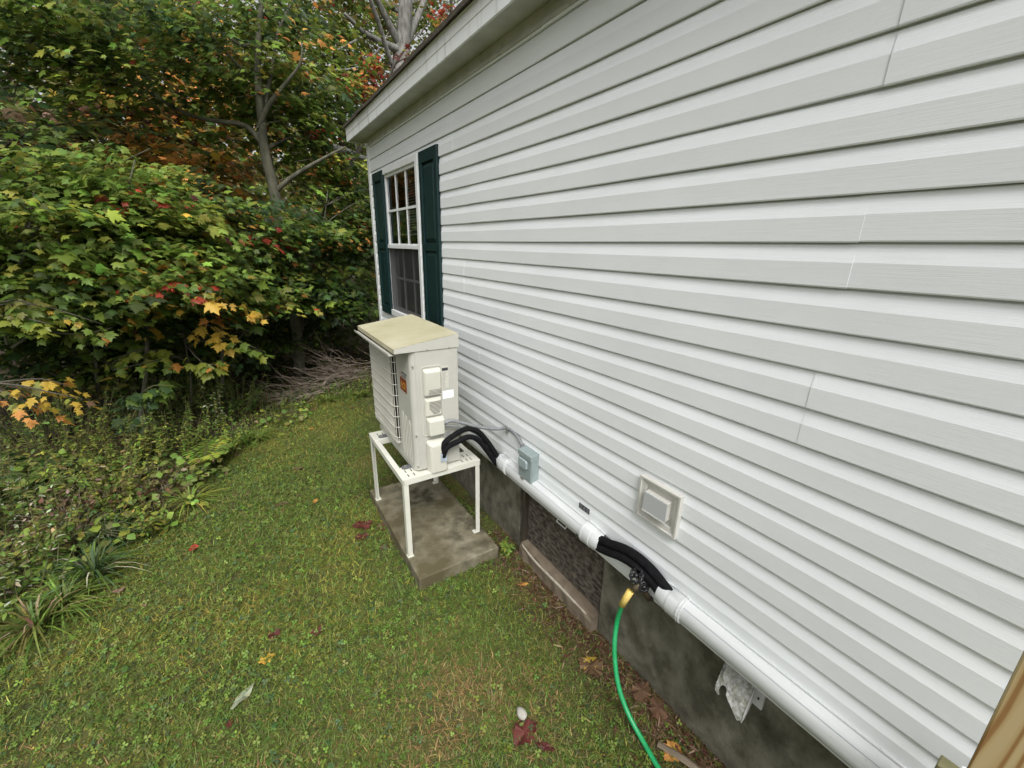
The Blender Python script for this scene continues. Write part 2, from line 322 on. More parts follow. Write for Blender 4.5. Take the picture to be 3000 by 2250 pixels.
# eave: frieze, soffit, fascia, shingles
YE = 5.16
MB().box(-.020, .003, YN, YF-.02, 2.972, 3.024).box(-.026, .003, YN, YF-.06, 2.953, 2.9715).build('frieze', W_SOFFIT, house, bevel=.003)
roof = MB()
roof.prism([(-.15, 3.05), (-.15, 3.135), (2.75, 4.08), (5.65, 3.135), (5.65, 3.05), (2.75, 3.98)], YN-.2, YE-.012, 'y')
roofo = roof.build('roof', SHINGLE, house)
for a, b_ in ((YN-.2, -.9), (-.897, 2.898), (2.901, YE)):
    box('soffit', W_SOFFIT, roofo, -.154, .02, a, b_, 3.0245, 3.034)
    MB().prism([(-.155, 3.016), (-.168, 3.016), (-.168, 3.078), (-.171, 3.081), (-.171, 3.138), (-.155, 3.138)], a, b_, 'y').build('fascia', W_FASCIA, roofo)
MB().prism([(.02, 3.016), (.02, 3.138), (-.154, 3.138), (-.154, 3.016)], YE-.012, YE+.002, 'y').build('gable_return', W_FASCIA, roofo)
tab = None; y = YN-.2
me_tab = None
while y < YE:
    w = .30; dz = random.uniform(-.002, .002)
    mb = MB(); x0 = -.196+random.uniform(-.006, .006)
    z0 = 3.1395+dz; mb.add([(x0, y+.004, z0), (x0, min(y+w, YE+.02)-.004, z0), (.2, min(y+w, YE+.02)-.004, z0+.128), (.2, y+.004, z0+.128)]+
        [(x0, y+.004, z0+.026), (x0, min(y+w, YE+.02)-.004, z0+.026), (.2, min(y+w, YE+.02)-.004, z0+.154), (.2, y+.004, z0+.154)], [(0,3,2,1),(4,5,6,7),(0,1,5,4),(1,2,6,5),(2,3,7,6),(3,0,4,7)])
    mb.build('shingle', SHINGLE, roofo); y += w
box('drip_edge', W_TRIM, roofo, -.178, -.150, YN-.2, YE+.004, 3.1382, 3.1394)

# ------------------------------------------------------------------ window, shutters, blind
win = thing('window', (0, 4.0, 1.29), 'white double hung window with six pane sashes between the green shutters', 'window')
fr = MB(); a0, a1, b0, b1 = 3.515, 4.492, 1.292, 2.684
fr.box(-.030, .05, a0, WY0+.002, b0, b1).box(-.030, .05, WY1-.002, a1, b0, b1).box(-.0298, .05, WY0+.002, WY1-.002, WZ1-.002, b1).box(-.034, .05, WY0+.002, WY1-.002, b0-.004, WZ0+.002)
fr.build('frame', W_TRIM, win, bevel=.004)
MID = 1.984
def sash(x0, x1, z0, z1, name, screened):
    s = MB(); t = .028
    s.box(x0, x1, WY0+.003, WY0+.003+t, z0, z1).box(x0, x1, WY1-.003-t, WY1-.003, z0, z1).box(x0+.0005, x1-.0005, WY0+.003+t, WY1-.003-t, z0, z0+t).box(x0+.0005, x1-.0005, WY0+.003+t, WY1-.003-t, z1-t, z1)
    so_ = s.build(name, W_TRIM, win, bevel=.003)
    ya, yb, za, zb = WY0+.003+t, WY1-.003-t, z0+t, z1-t; xm = (x0+x1)/2
    for i in range(3):
        for j in range(2):
            pa, pb = ya+(yb-ya)*i/3, ya+(yb-ya)*(i+1)/3; qa, qb = za+(zb-za)*j/2, za+(zb-za)*(j+1)/2
            MB().add([(xm, pa, qa), (xm, pb, qa), (xm, pb, qb), (xm, pa, qb)], [(0,3,2,1)]).build('pane', GLASS, so_)
    for i in (1, 2): yy = ya+(yb-ya)*i/3; box('muntin', W_TRIM, so_, xm-.009, xm-.002, yy-.010, yy+.010, za, zb)
    zz = (za+zb)/2; box('muntin', W_TRIM, so_, xm-.010, xm-.0015, ya, yb, zz-.010, zz+.010)
    return so_
sash(-.012, .018, MID-.005, WZ1, 'upper_sash', False); sash(.022, .048, WZ0, MID+.02, 'lower_sash', True)
box('meeting_rail', W_TRIM, win, -.026, -.013, WY0+.002, WY1-.002, MID-.022, MID+.012, bevel=.003)
MB().add([(-.010, WY0+.002, WZ0), (-.010, WY1-.002, WZ0), (-.010, WY1-.002, MID-.022), (-.010, WY0+.002, MID-.022)], [(0,3,2,1)]).build('insect_screen', SCREEN, win)
bl = thing('window_blind', (.09, 3.95, 2.6), 'half lowered white slatted blind behind the upper window panes', 'blind')
box('head_rail', BLIND, bl, .075, .105, WY0+.02, 4.20, 2.60, 2.63)
for i in range(20):
    z = 2.585-i*.024; MB().add([(.078, WY0+.03, z-.006), (.078, 4.18, z-.006), (.100, 4.18, z+.006), (.100, WY0+.03, z+.006)], [(0,1,2,3)]).build('slat', BLIND, bl)
box('bottom_rail', BLIND, bl, .078, .102, WY0+.03, 4.18, 2.085, 2.098)
def shutter(y0, y1, label):
    z0, z1 = 1.285, 2.678; x0 = -.040; t = thing('shutter', (-.02, (y0+y1)/2, z0), label, 'shutter', 'shutters beside the window')
    st = .055; mid = 1.985
    box('back_board', SHUT, t, -.021, -.0162, y0, y1, z0, z1)
    for a, b_ in ((y0, y0+st), (y1-st, y1)): box('stile', SHUT, t, x0, -.0215, a, b_, z0, z1, bevel=.003)
    for a, b_ in ((z0, z0+.085), (mid-.03, mid+.03), (z1-.085, z1)): box('rail', SHUT, t, x0-.0003, -.0216, y0+st-.001, y1-st+.001, a, b_, bevel=.003)
    for a, b_ in ((z0+.085, mid-.03), (mid+.03, z1-.085)):
        A = (y0+st, y1-st, a, b_); m_ = .034; Bq = (A[0]+m_, A[1]-m_, A[2]+m_, A[3]-m_)
        A = (A[0]+.006, A[1]-.006, A[2]+.006, A[3]-.006)
        vs = [(-.0217, A[0], A[2]), (-.0217, A[1], A[2]), (-.0217, A[1], A[3]), (-.0217, A[0], A[3]), (-.036, Bq[0], Bq[2]), (-.036, Bq[1], Bq[2]), (-.036, Bq[1], Bq[3]), (-.036, Bq[0], Bq[3])]
        MB().add(vs, [(4,5,6,7),(0,1,5,4),(1,2,6,5),(2,3,7,6),(3,0,4,7)]).build('raised_panel', SHUT, t)
    for yy in (y0+.02, y1-.02):
        for zz in (z0+.25, mid, z1-.12): MB().tube([(x0-.002, yy, zz), (x0+.003, yy, zz)], .006, 8).build('screw', SHUT, t)
shutter(3.094, 3.448, 'dark green panelled shutter on the right of the window')
shutter(4.436, 4.775, 'dark green panelled shutter between window and house corner')

# ------------------------------------------------------------------ concrete pad and stand
px0, px1, py0, py1 = -.708, -.150, 1.985, 3.115
pad = MB().box(px0, px1, py0, py1, -.05, .085).build('concrete_pad', PAD, None, bevel=.008)
tag(pad, 'stained concrete slab lying on the lawn under the metal stand', 'slab')
st = thing('equipment_stand', (-.44, 2.58, .085), 'cream painted steel stand with four legs on the concrete slab', 'stand')
sx0, sx1, sy0, sy1, sz = -.700, -.182, 2.196, 2.972, .648
for xs_, ys_ in ((0, 0), (1, 0), (0, 1), (1, 1)):
    x0 = sx0 if xs_ == 0 else sx1-.034; y0 = sy0 if ys_ == 0 else sy1-.036
    l = MB()
    if xs_ == 0: l.box(x0, x0+.004, y0, y0+.036, .090, sz-.034)
    else: l.box(x0+.030, x0+.034, y0, y0+.036, .090, sz-.034)
    if ys_ == 0: l.box(x0+.0041, x0+.0299, y0, y0+.004, .090, sz-.034)
    else: l.box(x0+.0041, x0+.0299, y0+.032, y0+.036, .090, sz-.034)
    lo = l.build('leg', CREAM, st)
    box('foot_plate', CREAM, lo, x0-.004 if xs_ == 0 else x0-.012, x0+.036 if xs_ == 0 else x0+.03, y0-.006, y0+.03, .0855, .0895)
    MB().tube([(x0+.014, y0+.012, .089), (x0+.014, y0+.012, .0915)], .006, 8).build('bolt_head', STEEL, lo)
for a, b_ in ((sx0-.003, sx0+.03), (sx1-.03, sx1+.003)):
    MB().box(a, b_, sy0-.003, sy1+.003, sz-.004, sz-.0005).box(a if a < -.5 else b_-.004, a+.004 if a < -.5 else b_, sy0-.003, sy1+.003, sz-.036, sz-.0041).build('side_rail', CREAM, st)
for a, b_ in ((sy0-.004, sy0+.155), (sy1-.155, sy1+.004)):
    cp = MB().box(sx0-.004, sx1+.004, a, b_, sz, sz+.003).box(sx0+.004, sx1-.004, a, a+.003, sz-.034, sz-.0001).box(sx0+.031, sx1-.031, b_-.003, b_, sz-.034, sz-.0001).build('cross_plate', CREAM, st)
    for xx in (sx0+.045, sx0+.082, sx1-.045, sx1-.075, sx1-.11):
        for yy in (a+.045, a+.10): box('slot', SLOT, cp, xx-.0028, xx+.0028, yy-.017, yy+.017, sz+.0031, sz+.0037)

# ------------------------------------------------------------------ heat pump outdoor unit
hp = thing('heat_pump_unit', (-.45, 2.64, .652), 'beige outdoor heat pump unit with sloped cap standing on the metal stand', 'heat pump')
ux0, ux1, uy0, uy1, uz0, uz1 = -.603, -.307, 2.242, 3.045, .662, 1.420
casing = MB().prism(rounded(ux0, ux1, uy0, uy1, (.034, .004, .004, .034)), uz0, uz1, 'z').build('casing', BEIGE, hp); smooth_angle(casing, 30)
sp = MB().box(-.574, ux1+.0015, uy0-.003, uy0+.001, uz0+.004, uz1-.001).build('side_panel', BEIGE, hp, bevel=.0015)
MB().box(ux0-.002, ux1-.02, uy0+.03, uy1-.02, uz0-.012, uz0+.02).build('base_pan', BEIGE, hp)
SY = uy0-.003
# grille on the fan side
gx = -.634; gy0, gy1, gzt0, gzt1 = 2.505, 3.020, .748, 1.345
gr = MB().box(ux0-.004, ux0-.0005, gy0+.005, gy1-.02, gzt0+.01, gzt1-.01).build('fan_dark_panel', BLACKHOLE, hp)  # black sheet on the closed casing, painted darkness for the hollow behind the bars
fb = MB()
for k in range(3):
    a = k*2.094; c0 = np.array([ux0-.008, (gy0+gy1)/2, (gzt0+gzt1)/2])
    pts = []
    for t in np.linspace(0, 1.5, 7): pts.append(c0+np.array([-.010*t/1.5, .225*math.cos(a+t), .225*math.sin(a+t)]))
    fb.add([c0]+pts, [(0, i, i+1) for i in range(1, 7)])
fb.build('fan_blade', GROOVE, gr)
grille = MB().box(gx, ux0+.002, gy1-.012, gy1, gzt0, gzt1).box(gx+.004, ux0+.002, gy0, gy1-.012, gzt1-.006, gzt1).box(gx+.004, ux0+.002, gy0, gy1-.012, gzt0, gzt0+.006).build('grille', BEIGE, hp, bevel=.004)
nb = 36
for i in range(nb):
    yy = gy0+.004+(gy1-.016-gy0)*i/(nb-1); xx = gx+(0.020 if i == 0 else .007 if i == 1 else .002 if i == 2 else 0)
    box('grille_bar', BEIGE_L, grille, xx, xx+.0035, yy-.0022, yy+.0022, gzt0+.004, gzt1-.004)
for j in range(8):
    zz = gzt0+.04+j*.0735
    MB().tube([(ux0-.002, gy0-.006, zz), (gx+.014, gy0+.002, zz), (gx-.003, gy0+.022, zz), (gx-.003, gy1-.01, zz)], .0027, 6).build('grille_bar', BEIGE_L, grille)
for k in range(3):                                          # embossed ribs on the front panel
    yy = 2.432-.06*k
    MB().tube([(ux0-.0005, yy+.016, .70), (ux0-.0005, yy+.016, .985-.012*k), (ux0-.0005, yy+.008, 1.0-.012*k), (ux0-.0005, yy-.008, 1.0-.012*k), (ux0-.0005, yy-.016, .985-.012*k), (ux0-.0005, yy-.016, .70)], .0022, 5).build('embossed_rib', BEIGE_L, hp)
# sloped weather cap with a drip lip
cap = MB().prism([(-.692, 1.4215), (-.298, 1.4215), (-.298, 1.505), (-.692, 1.449)], uy0-.008, uy1+.006, 'y').build('cap', BEIGE, hp, bevel=.002)
MB().add([(-.6935, uy0-.009, 1.4495), (-.297, uy0-.009, 1.5058), (-.297, uy1+.007, 1.5058), (-.6935, uy1+.007, 1.4495), (-.6935, uy0-.009, 1.423), (-.6935, uy1+.007, 1.423)], [(0,1,2,3),(0,3,5,4)]).build('cap_top', CAPM, cap)
MB().box(-.716, -.694, uy0+.01, uy1+.012, 1.4095, 1.412).box(-.7185, -.7161, uy0+.01, uy1+.012, 1.4095, 1.4215).build('drip_lip', BEIGE, cap)
for xx in (-.50, -.36): MB().tube([(xx, uy0-.012, 1.428), (xx, uy0-.007, 1.428)], .005, 8).build('screw', STEEL, hp)
for xx, zz in ((-.588, 1.335), (-.588, .90), (-.588, .69), (-.39, .676)): MB().tube([(xx, SY-.003, zz), (xx, uy0+.004, zz)], .0045, 8).build('screw', STEEL, hp)
# service covers on the near side
rp = rounded(-.546, -.412, .885, 1.328, (.02, .02, .02, .02)); ri = rounded(-.541, -.417, .890, 1.323, (.017,)*4); n = len(rp)
rim = MB().add([(x, SY-.0035, z) for x, z in rp]+[(x, SY-.0035, z) for x, z in ri]+[(x, SY+.001, z) for x, z in rp]+[(x, SY+.001, z) for x, z in ri],
    [f for i in range(n) for j in ((i+1) % n,) for f in ((i, j, n+j, n+i), (i, 2*n+i, 2*n+j, j), (n+i, n+j, 3*n+j, 3*n+i))]).build('cover_rim', BEIGE_L, hp)
def hood(name, x0, x1, z0, z1, d_top, d_bot, taper, bev):
    y0 = SY-.0005
    vs = [(x0, y0, z0), (x1, y0, z0), (x1, y0, z1), (x0, y0, z1), (x0+taper, y0-d_bot, z0+taper*.5), (x1-taper*.4, y0-d_bot, z0+taper*.5), (x1-taper*.4, y0-d_top, z1-taper*1.6), (x0+taper, y0-d_top, z1-taper*1.6)]
    return MB().add(vs, [(4,5,6,7)[::-1],(0,1,5,4)[::-1],(1,2,6,5)[::-1],(2,3,7,6)[::-1],(3,0,4,7)[::-1],(0,1,2,3)]).build(name, BEIGE_L, hp, bevel=bev, seg=3)
h1 = hood('upper_cover', -.534, -.421, 1.142, 1.316, .026, .020, .012, .008)
for i in range(4): box('louvre', SLOT, h1, -.505, -.428, SY-.0225, SY-.0200, 1.160+i*.0075, 1.1622+i*.0075)
h2 = hood('louvre_cover', -.530, -.420, 1.010, 1.135, .014, .014, .014, .006)
for i in range(10):
    a = .004*max(0, 4-i); box('louvre', SLOT, h2, -.502+a*1.4, -.428-a*.8, SY-.0158, SY-.0140, 1.028+i*.0083, 1.0305+i*.0083)
h3 = hood('terminal_cover', -.524, -.413, .886, 1.006, .036, .038, .010, .008)
h4 = hood('valve_cover', -.536, -.408, .634, .862, .050, .058, .016, .014)
box('sticker', STKB, h4, -.461, -.420, SY-.0620, SY-.0596, .716, .770)
for i in range(6): box('printed_line', INKG, h4, -.457, -.430-.006*(i % 3), SY-.0626, SY-.0621, .722+i*.007, .7235+i*.007)
for a, b_ in ((.770, .7735),): box('printed_line', INK, h4, -.459, -.438, SY-.0604, SY-.0600, .772, .7755)
# rating label, blank label, brand plate and orange emblem sticker
box('rating_label', BEIGE_L, hp, -.411, -.368, SY-.0012, SY-.0002, 1.176, 1.316)
box('label_header', INK, hp, -.410, -.371, SY-.0018, SY-.00125, 1.286, 1.304)
for i in range(17):
    L_ = .012+.022*random.random(); x = -.409+.004*random.random(); box('printed_line', INKG, hp, x, x+L_, SY-.0018, SY-.00125, 1.182+i*.006, 1.1835+i*.006)
box('blank_sticker', STKW, hp, -.410, -.338, SY-.0012, SY-.0002, 1.108, 1.158)
for i in range(4): box('printed_line', INKG, hp, -.400+.009*i, -.394+.009*i, SY-.0012, SY-.0002, .845, .885)
def text(body, size, loc, right, up, mat, parent, name='lettering', shear=0):
    c = bpy.data.curves.new(name, 'FONT'); c.body = body; c.size = size; c.extrude = .0004; c.shear = shear; c.align_x = 'LEFT'
    o = bpy.data.objects.new('tmp', c); COL.objects.link(o); dg = bpy.context.evaluated_depsgraph_get(); dg.update()
    me = bpy.data.meshes.new_from_object(o.evaluated_get(dg)); bpy.data.objects.remove(o)
    rt, up_ = Vector(right), Vector(up); nm = rt.cross(up_)
    M4 = Matrix(((rt.x, up_.x, nm.x, loc[0]), (rt.y, up_.y, nm.y, loc[1]), (rt.z, up_.z, nm.z, loc[2]), (0, 0, 0, 1))); me.transform(M4); me.materials.clear()
    return link(name, me, parent, mat)
FX = ux0-.0008
text('MITSUBISHI', .019, (FX, 2.405, 1.258), (0, -1, 0), (0, 0, 1), INK, hp); text('ELECTRIC', .019, (FX, 2.405, 1.238), (0, -1, 0), (0, 0, 1), INK, hp)
lg = MB(); cy_, cz_ = 2.430, 1.252
for a in (90, 210, 330):
    d = np.array([math.cos(math.radians(a)), math.sin(math.radians(a))]); e = np.array([-d[1], d[0]]); s = .015
    q = [np.zeros(2)+d*.001, d*s*.5+e*s*.29, d*s, d*s*.5-e*s*.29]; lg.add([(FX, cy_-p[0], cz_+p[1]) for p in q], [(0,1,2,3)])
lg.build('emblem', RED, hp)
box('emblem_sticker', STK, hp, ux0-.0016, ux0-.0003, 2.322, 2.440, 1.148, 1.232)
text('H2i', .058, (ux0-.0022, 2.428, 1.166), (0, -1, 0), (0, 0, 1), STKY, hp, shear=.25)
for yy in (2.335, 2.86):                                     # slotted rubber feet
    MB().prism(rounded(-.664, -.604, yy-.022, yy+.022, (.021, .002, .002, .021)), .6515, .660, 'z').build('foot', FEET, hp, bevel=.002)
    MB().tube([(-.640, yy, .660), (-.640, yy, .668)], .008, 6).build('foot_bolt', STEEL, hp)

# ------------------------------------------------------------------ conduit, refrigerant lines, covers, disconnect box
e4 = lambda x, y: (1080+x/4.1475, 1200+y/4.1475); h27 = lambda x, y: (1400+x/2.766, 1200+y/2.766)
cd = [np.array([-.415, 2.205, .962])]+[at_y(*e4(x, y), yy) for x, y, yy in ((1000, 135, 2.195), (1110, 155, 2.19), (1250, 190, 2.18), (1400, 222, 2.165), (1560, 235, 2.145))]+[at_x(*h27(x, y), xx) for x, y, xx in ((235, 150, -.026), (290, 185, -.026), (335, 240, -.032), (362, 305, -.036))]
c = thing('electrical_conduit', tuple(cd[-1]), 'grey flexible conduit looping from heat pump to the disconnect box', 'conduit')
MB().tube(cd, .0105, 10, sub=4).build('conduit', GREYPVC, c, smooth=True)
MB().tube([cd[-1]+np.array([0, 0, .02]), cd[-1]+np.array([0, 0, -.006])], .015, 10).build('connector', GREYPVC, c)
p = at_x(*h27(238, 152), -.026); MB().tube([p+np.array([.0, .008, .0]), p+np.array([0, -.008, 0])], .0145, 10).box(-.03, -.014, p[1]-.008, p[1]+.008, p[2]-.04, p[2]-.012).build('clamp', STEEL, c)
MB().tube([np.array([-.415, 2.205, .945])]+[at_y(*e4(x, y), 2.20) for x, y in ((1000, 200), (1100, 215))]+[at_y(*e4(x, y), 2.19) for x, y in ((1300, 290), (1420, 430), (1540, 600), (1580, 650))], .006, 8, sub=3).build('control_cable', GREYPVC, c, smooth=True)
def line_set(name, label, paths, rad, grp):
    t = thing(name, tuple(np.array(paths[0][-1])), label, 'pipe')
    for q in paths: MB().tube(q, rad, 14, sub=5).build('insulated_pipe', FOAM, t, smooth=True)
PE = np.array([-.048, 2.145, .622])
A = [np.array([-.44, 2.20, .775])]+[at_y(*e4(x, y), yy) for x, y, yy in ((920, 410, 2.19), (1040, 310, 2.185), (1190, 235, 2.18), (1320, 262, 2.178), (1440, 385, 2.172), (1550, 545, 2.165))]+[PE+np.array([.0, -.01, .016]), PE+np.array([.0, -.12, .014])]
B = [np.array([-.44, 2.19, .745])]+[at_y(*e4(x, y), yy) for x, y, yy in ((950, 465, 2.18), (1090, 385, 2.175), (1230, 330, 2.17), (1340, 380, 2.168), (1450, 515, 2.165), (1540, 640, 2.16))]+[PE+np.array([-.008, -.005, -.022]), PE+np.array([-.008, -.12, -.022])]
line_set('refrigerant_lines', 'pair of black foam pipes arching from heat pump into white duct', [A, B], .0175, None)
# white half-round duct covers
def duct(name, label, y0, y1, z, near_cap, far_cap, zs=0.0):
    t = thing(name, (-.012, (y0+y1)/2, z), label, 'duct cover')
    def sec(y, s=1.0, off=0):
        zc = z+zs*(y-y0); pr = [(-.0155, -.050), (-.030, -.056), (-.030, -.048)]
        for k in range(9):
            a = math.radians(-70+17.5*k); pr.append((-.038-.042*math.cos(a), .051*math.sin(a)))
        pr += [(-.030, .048), (-.030, .056), (-.0155, .050)]
        return [(-.0155+(px+.0155)*s, y, zc+pz*s) for px, pz in pr]
    def loft(secs):
        mb = MB(); n = len(secs[0])
        mb.add([p for s in secs for p in s], [(i*n+k, i*n+k+1, (i+1)*n+k+1, (i+1)*n+k) for i in range(len(secs)-1) for k in range(n-1)]); return mb
    MB().tube([(-.0675, y0+.02, z+zs*.02+.0375), (-.0675, y1-.09, z+zs*(y1-.09-y0)+.0375)], .0009, 5).build('cover_seam', GREYPLATE, t)
    body = loft([sec(y) for y in np.linspace(y0, y1, 6)]).build('duct_body', DUCT, t); smooth_angle(body, 45)
    for flag, ye, sg in ((near_cap, y0, -1), (far_cap, y1, 1)):
        if flag:
            cpo = loft([sec(ye-sg*.085, 1.0), sec(ye-sg*.085, 1.13), sec(ye-sg*.02, 1.13), sec(ye-sg*.018, 1.09), sec(ye, 1.09), sec(ye+sg*.035, .98), sec(ye+sg*.035, .93), sec(ye-.0*sg, .93)]).build('end_collar', DUCT, t); smooth_angle(cpo, 45)
            loft([sec(ye-sg*.079, 1.135), sec(ye-sg*.077, 1.16), sec(ye-sg*.071, 1.16), sec(ye-sg*.069, 1.135)]).build('collar_ridge', DUCT, cpo)
            box('clip_slot', SLOT, cpo, -.074, -.0715, ye-sg*.02-.010, ye-sg*.02+.010, z+zs*(ye-y0)+.018, z+zs*(ye-y0)+.025)
    return t
duct('line_duct', 'short white plastic duct cover running under the grey disconnect box', 1.222, 2.125, .618, True, True, .008)
duct('line_duct', 'long white plastic duct cover running out of the bottom edge', -1.3, .800, .622, False, True)
P0 = np.array([-.048, 1.34, .616]); 
mid = [np.array([-.050, 1.22, .620]), np.array([-.053, 1.14, .640]), np.array([-.056, 1.05, .676]), np.array([-.056, .97, .690]), np.array([-.052, .89, .678]), np.array([-.048, .81, .642]), np.array([-.048, .74, .622])]
off1, off2 = np.array([.004, 0, .0200]), np.array([-.006, 0, -.0190])
line_set('refrigerant_lines', 'pair of black foam pipes bridging the gap between the two white ducts', [[P0+off1]+[q+off1 for q in mid], [P0+off2]+[q+off2 for q in mid]], .0212, None)
# disconnect box
db = thing('disconnect_box', (-.03, 1.82, .662), 'grey electrical disconnect box with lifted lid mounted on the white siding', 'switch box')
dx0, dx1, dy0, dy1, dz0, dz1 = -.074, -.0165, 1.757, 1.888, .664, .842
box('back_box', GREYBOX, db, dx0+.008, dx1, dy0, dy1, dz0, dz1, bevel=.002)
lid = MB().box(dx0, dx0+.0075, dy0+.002, dy1-.002, dz0+.004, dz1-.03).prism([(dx1-.002, dz1+.007), (dx0-.007, dz1-.002), (dx0-.007, dz1-.034), (dx1-.002, dz1-.034)], dy0-.0035, dy1+.0035, 'y').build('lid', GREYBOX, db, bevel=.002)
MB().prism(rounded(dy0+.03, dy1-.012, dz0+.075, dz0+.135, (.016,)*4), dx0-.016, dx0, 'x').build('handle_cover', GREYPLATE, db, bevel=.006, seg=3)
box('latch', STEEL, db, dx0-.006, dx0+.02, dy1-.06, dy1-.03, dz0-.008, dz0+.004)
MB().tube([(dx0+.03, dy0-.002, dz0+.045), (dx0+.03, dy0+.001, dz0+.045)], .014, 16).build('knockout', GREYBOX, db)
# outlet block on the siding
ob = thing('outlet_block', (-.02, .915, .895), 'beige square mounting block with covered outlet on the lower siding', 'outlet')
oy0, oy1, oz0, oz1 = .815, 1.018, .895, 1.092
OBM = M('outlet_plastic', (.50,.49,.45), (.56,.55,.515), scale=10, rough=.5, c3=(.42,.40,.34), scale3=30, lo3=.64, hi3=.8); OBF = M('outlet_flap', (.44,.455,.46), rough=.45)
W = .036
def frame_side(a, b_, c_, d_, flip):
    pass
prof = [(0, .0), (.002, .022), (.010, .022), (.012, .017), (.030, .014), (W, .004)]     # inset, height off the siding
secs = []
for ins, hgt in prof:
    secs.append([(-.0155-hgt, oy0+ins, oz0+ins), (-.0155-hgt, oy1-ins, oz0+ins), (-.0155-hgt, oy1-ins, oz1-ins), (-.0155-hgt, oy0+ins, oz1-ins)])
base_ = [(-.003, oy0, oz0), (-.003, oy1, oz0), (-.003, oy1, oz1), (-.003, oy0, oz1)]
secs = [base_]+secs
MB().add([p for s in secs for p in s], [(i*4+k, i*4+(k+1) % 4, (i+1)*4+(k+1) % 4, (i+1)*4+k) for i in range(len(secs)-1) for k in range(4)]).build('frame', OBM, ob)
box('back_plate', OBM, ob, -.0215, -.014, oy0+W-.004, oy1-W+.004, oz0+W-.004, oz1-W+.004)
MB().box(-.050, -.022, oy0+.045, oy1-.045, oz0+.062, oz1-.050).build('cover_base', OBM, ob, bevel=.002)
MB().box(-.0535, -.0505, oy0+.043, oy1-.043, oz0+.060, oz1-.052).build('flap', OBF, ob, bevel=.001)
box('hinge', OBM, ob, -.056, -.0505, oy0+.043, oy1-.043, oz0+.0545, oz0+.0597)
# black data plate on the siding
dp = thing('data_plate', (-.019, 1.35, .703), 'small black printed plate on the siding above the short duct', 'label plate')
box('plate', INK, dp, -.0205, -.0185, 1.312, 1.390, .703, .733)
for i in range(4):
    for j in range(3): box('printed_line', INKG, dp, -.0210, -.0206, 1.317+.025*j, 1.317+.025*j+.010+.011*random.random(), .708+i*.006, .7105+i*.006)

# ------------------------------------------------------------------ hose bib, hose, broken vent hood, deck post
hb = thing('hose_bib', (-.06, .93, .55), 'old bronze outdoor tap with black wheel handle below the pipes', 'tap')
B0 = at_x(*h27(1262, 1460), -.115); B1 = at_x(*h27(1330, 1400), -.075)
MB().tube([np.array([.03, B1[1]-.02, .52]), np.array([-.03, B1[1]-.012, .528]), B1], [.012, .013, .015], 10, sub=3).tube([B1+np.array([0, 0, .0]), (B1+B0)/2+np.array([0, 0, .004]), B0], [.017, .015, .016], 10).build('body', BRONZE, hb, smooth=True)
def wheel(c0, axis, R0, name):
    ax = Vector(axis).normalized(); a1 = ax.orthogonal().normalized(); a2 = ax.cross(a1); w = MB()
    ring = [np.array(c0)+np.array(a1*math.cos(t)*R0*(1+.09*math.cos(8*t))+a2*math.sin(t)*R0*(1+.09*math.cos(8*t))) for t in np.linspace(0, 2*math.pi, 41)]
    w.tube(ring, .0058, 8, cap=False)
    for k in range(4):
        t = k*math.pi/2+.3; w.tube([c0, np.array(c0)+np.array(a1*math.cos(t)*R0+a2*math.sin(t)*R0)], .0045, 6)
    w.tube([np.array(c0)-np.array(ax)*.010, np.array(c0)+np.array(ax)*.012], .010, 10)
    w.build(name, WHEEL, hb, smooth=True)
C0 = at_x(*h27(1285, 1345), -.108); wheel(C0, (-.75, .15, .65), .029, 'wheel_handle')
MB().tube([B1, C0], .0065, 8).build('valve_stem', BRONZE, hb)
C1 = at_x(*h27(1345, 1435), -.082); wheel(C1, (-.5, -.75, .3), .019, 'side_valve')
hose = thing('garden_hose', tuple(B0), 'bright green garden hose with yellow collar hanging from the tap', 'hose')
Y0_ = at_x(*h27(1238, 1470), -.118); Y1_ = at_x(*h27(1168, 1585), -.135)
MB().tube([Y0_, (Y0_+Y1_)/2+np.array([-.002, 0, .002]), Y1_], .0155, 12).build('collar', YEL, hose, smooth=True)
hpth = [Y1_+(Y0_-Y1_)*.1]+[at_z(px, py, z) for px, py, z in ((1809, 1815, .385), (1800, 1900, .27), (1810, 2000, .155), (1838, 2085, .075), (1880, 2165, .03), (1932, 2255, .02), (2000, 2360, .02))]
hpth += [hpth[-1]+np.array([.05, -.4, -.004]), hpth[-1]+np.array([-.15, -.8, -.004])]
MB().tube(hpth, .0108, 12, sub=6).build('hose', HOSE, hose, smooth=True)
# broken vent hood under the long duct
vh = thing('vent_hood', (.0, .47, .34), 'broken lichen covered white vent hood on the foundation under the duct', 'vent hood')
WL, WR, OL, OR = (np.array(q) for q in ((.018, .552, .528), (.018, .440, .528), (-.082, .530, .436), (-.082, .418, .436)))
def hp_(u_, v): p = (WL+(WR-WL)*u_)*(1-v)+(OL+(OR-OL)*u_)*v; return p+np.array([0, 0, .012*math.sin(math.pi*min(v, 1))-.020*max(0, v-.9)/.1*.5])
def sheet(name, uv, mat, th=.004, lift=0.0):
    top = [hp_(*q)+[0, 0, lift] for q in uv]; n = len(top)
    return MB().add([tuple(p) for p in top]+[(p[0]+th*.7, p[1], p[2]-th) for p in top], [tuple(range(n))[::-1], tuple(range(n, 2*n))]+[(i, (i+1) % n, n+(i+1) % n, n+i) for i in range(n)]).build(name, mat, vh)
sheet('top_plate', [(0, 0), (1, 0), (1.0, .5), (1, .92), (.97, 1.04), (.86, 1.08), (.66, 1.0), (.50, .95), (.37, .89), (.36, .80), (.30, .755), (.20, .76), (.14, .82), (.13, .90), (.19, .97), (.13, .98), (.03, .95), (0, .88)], LICHEN)
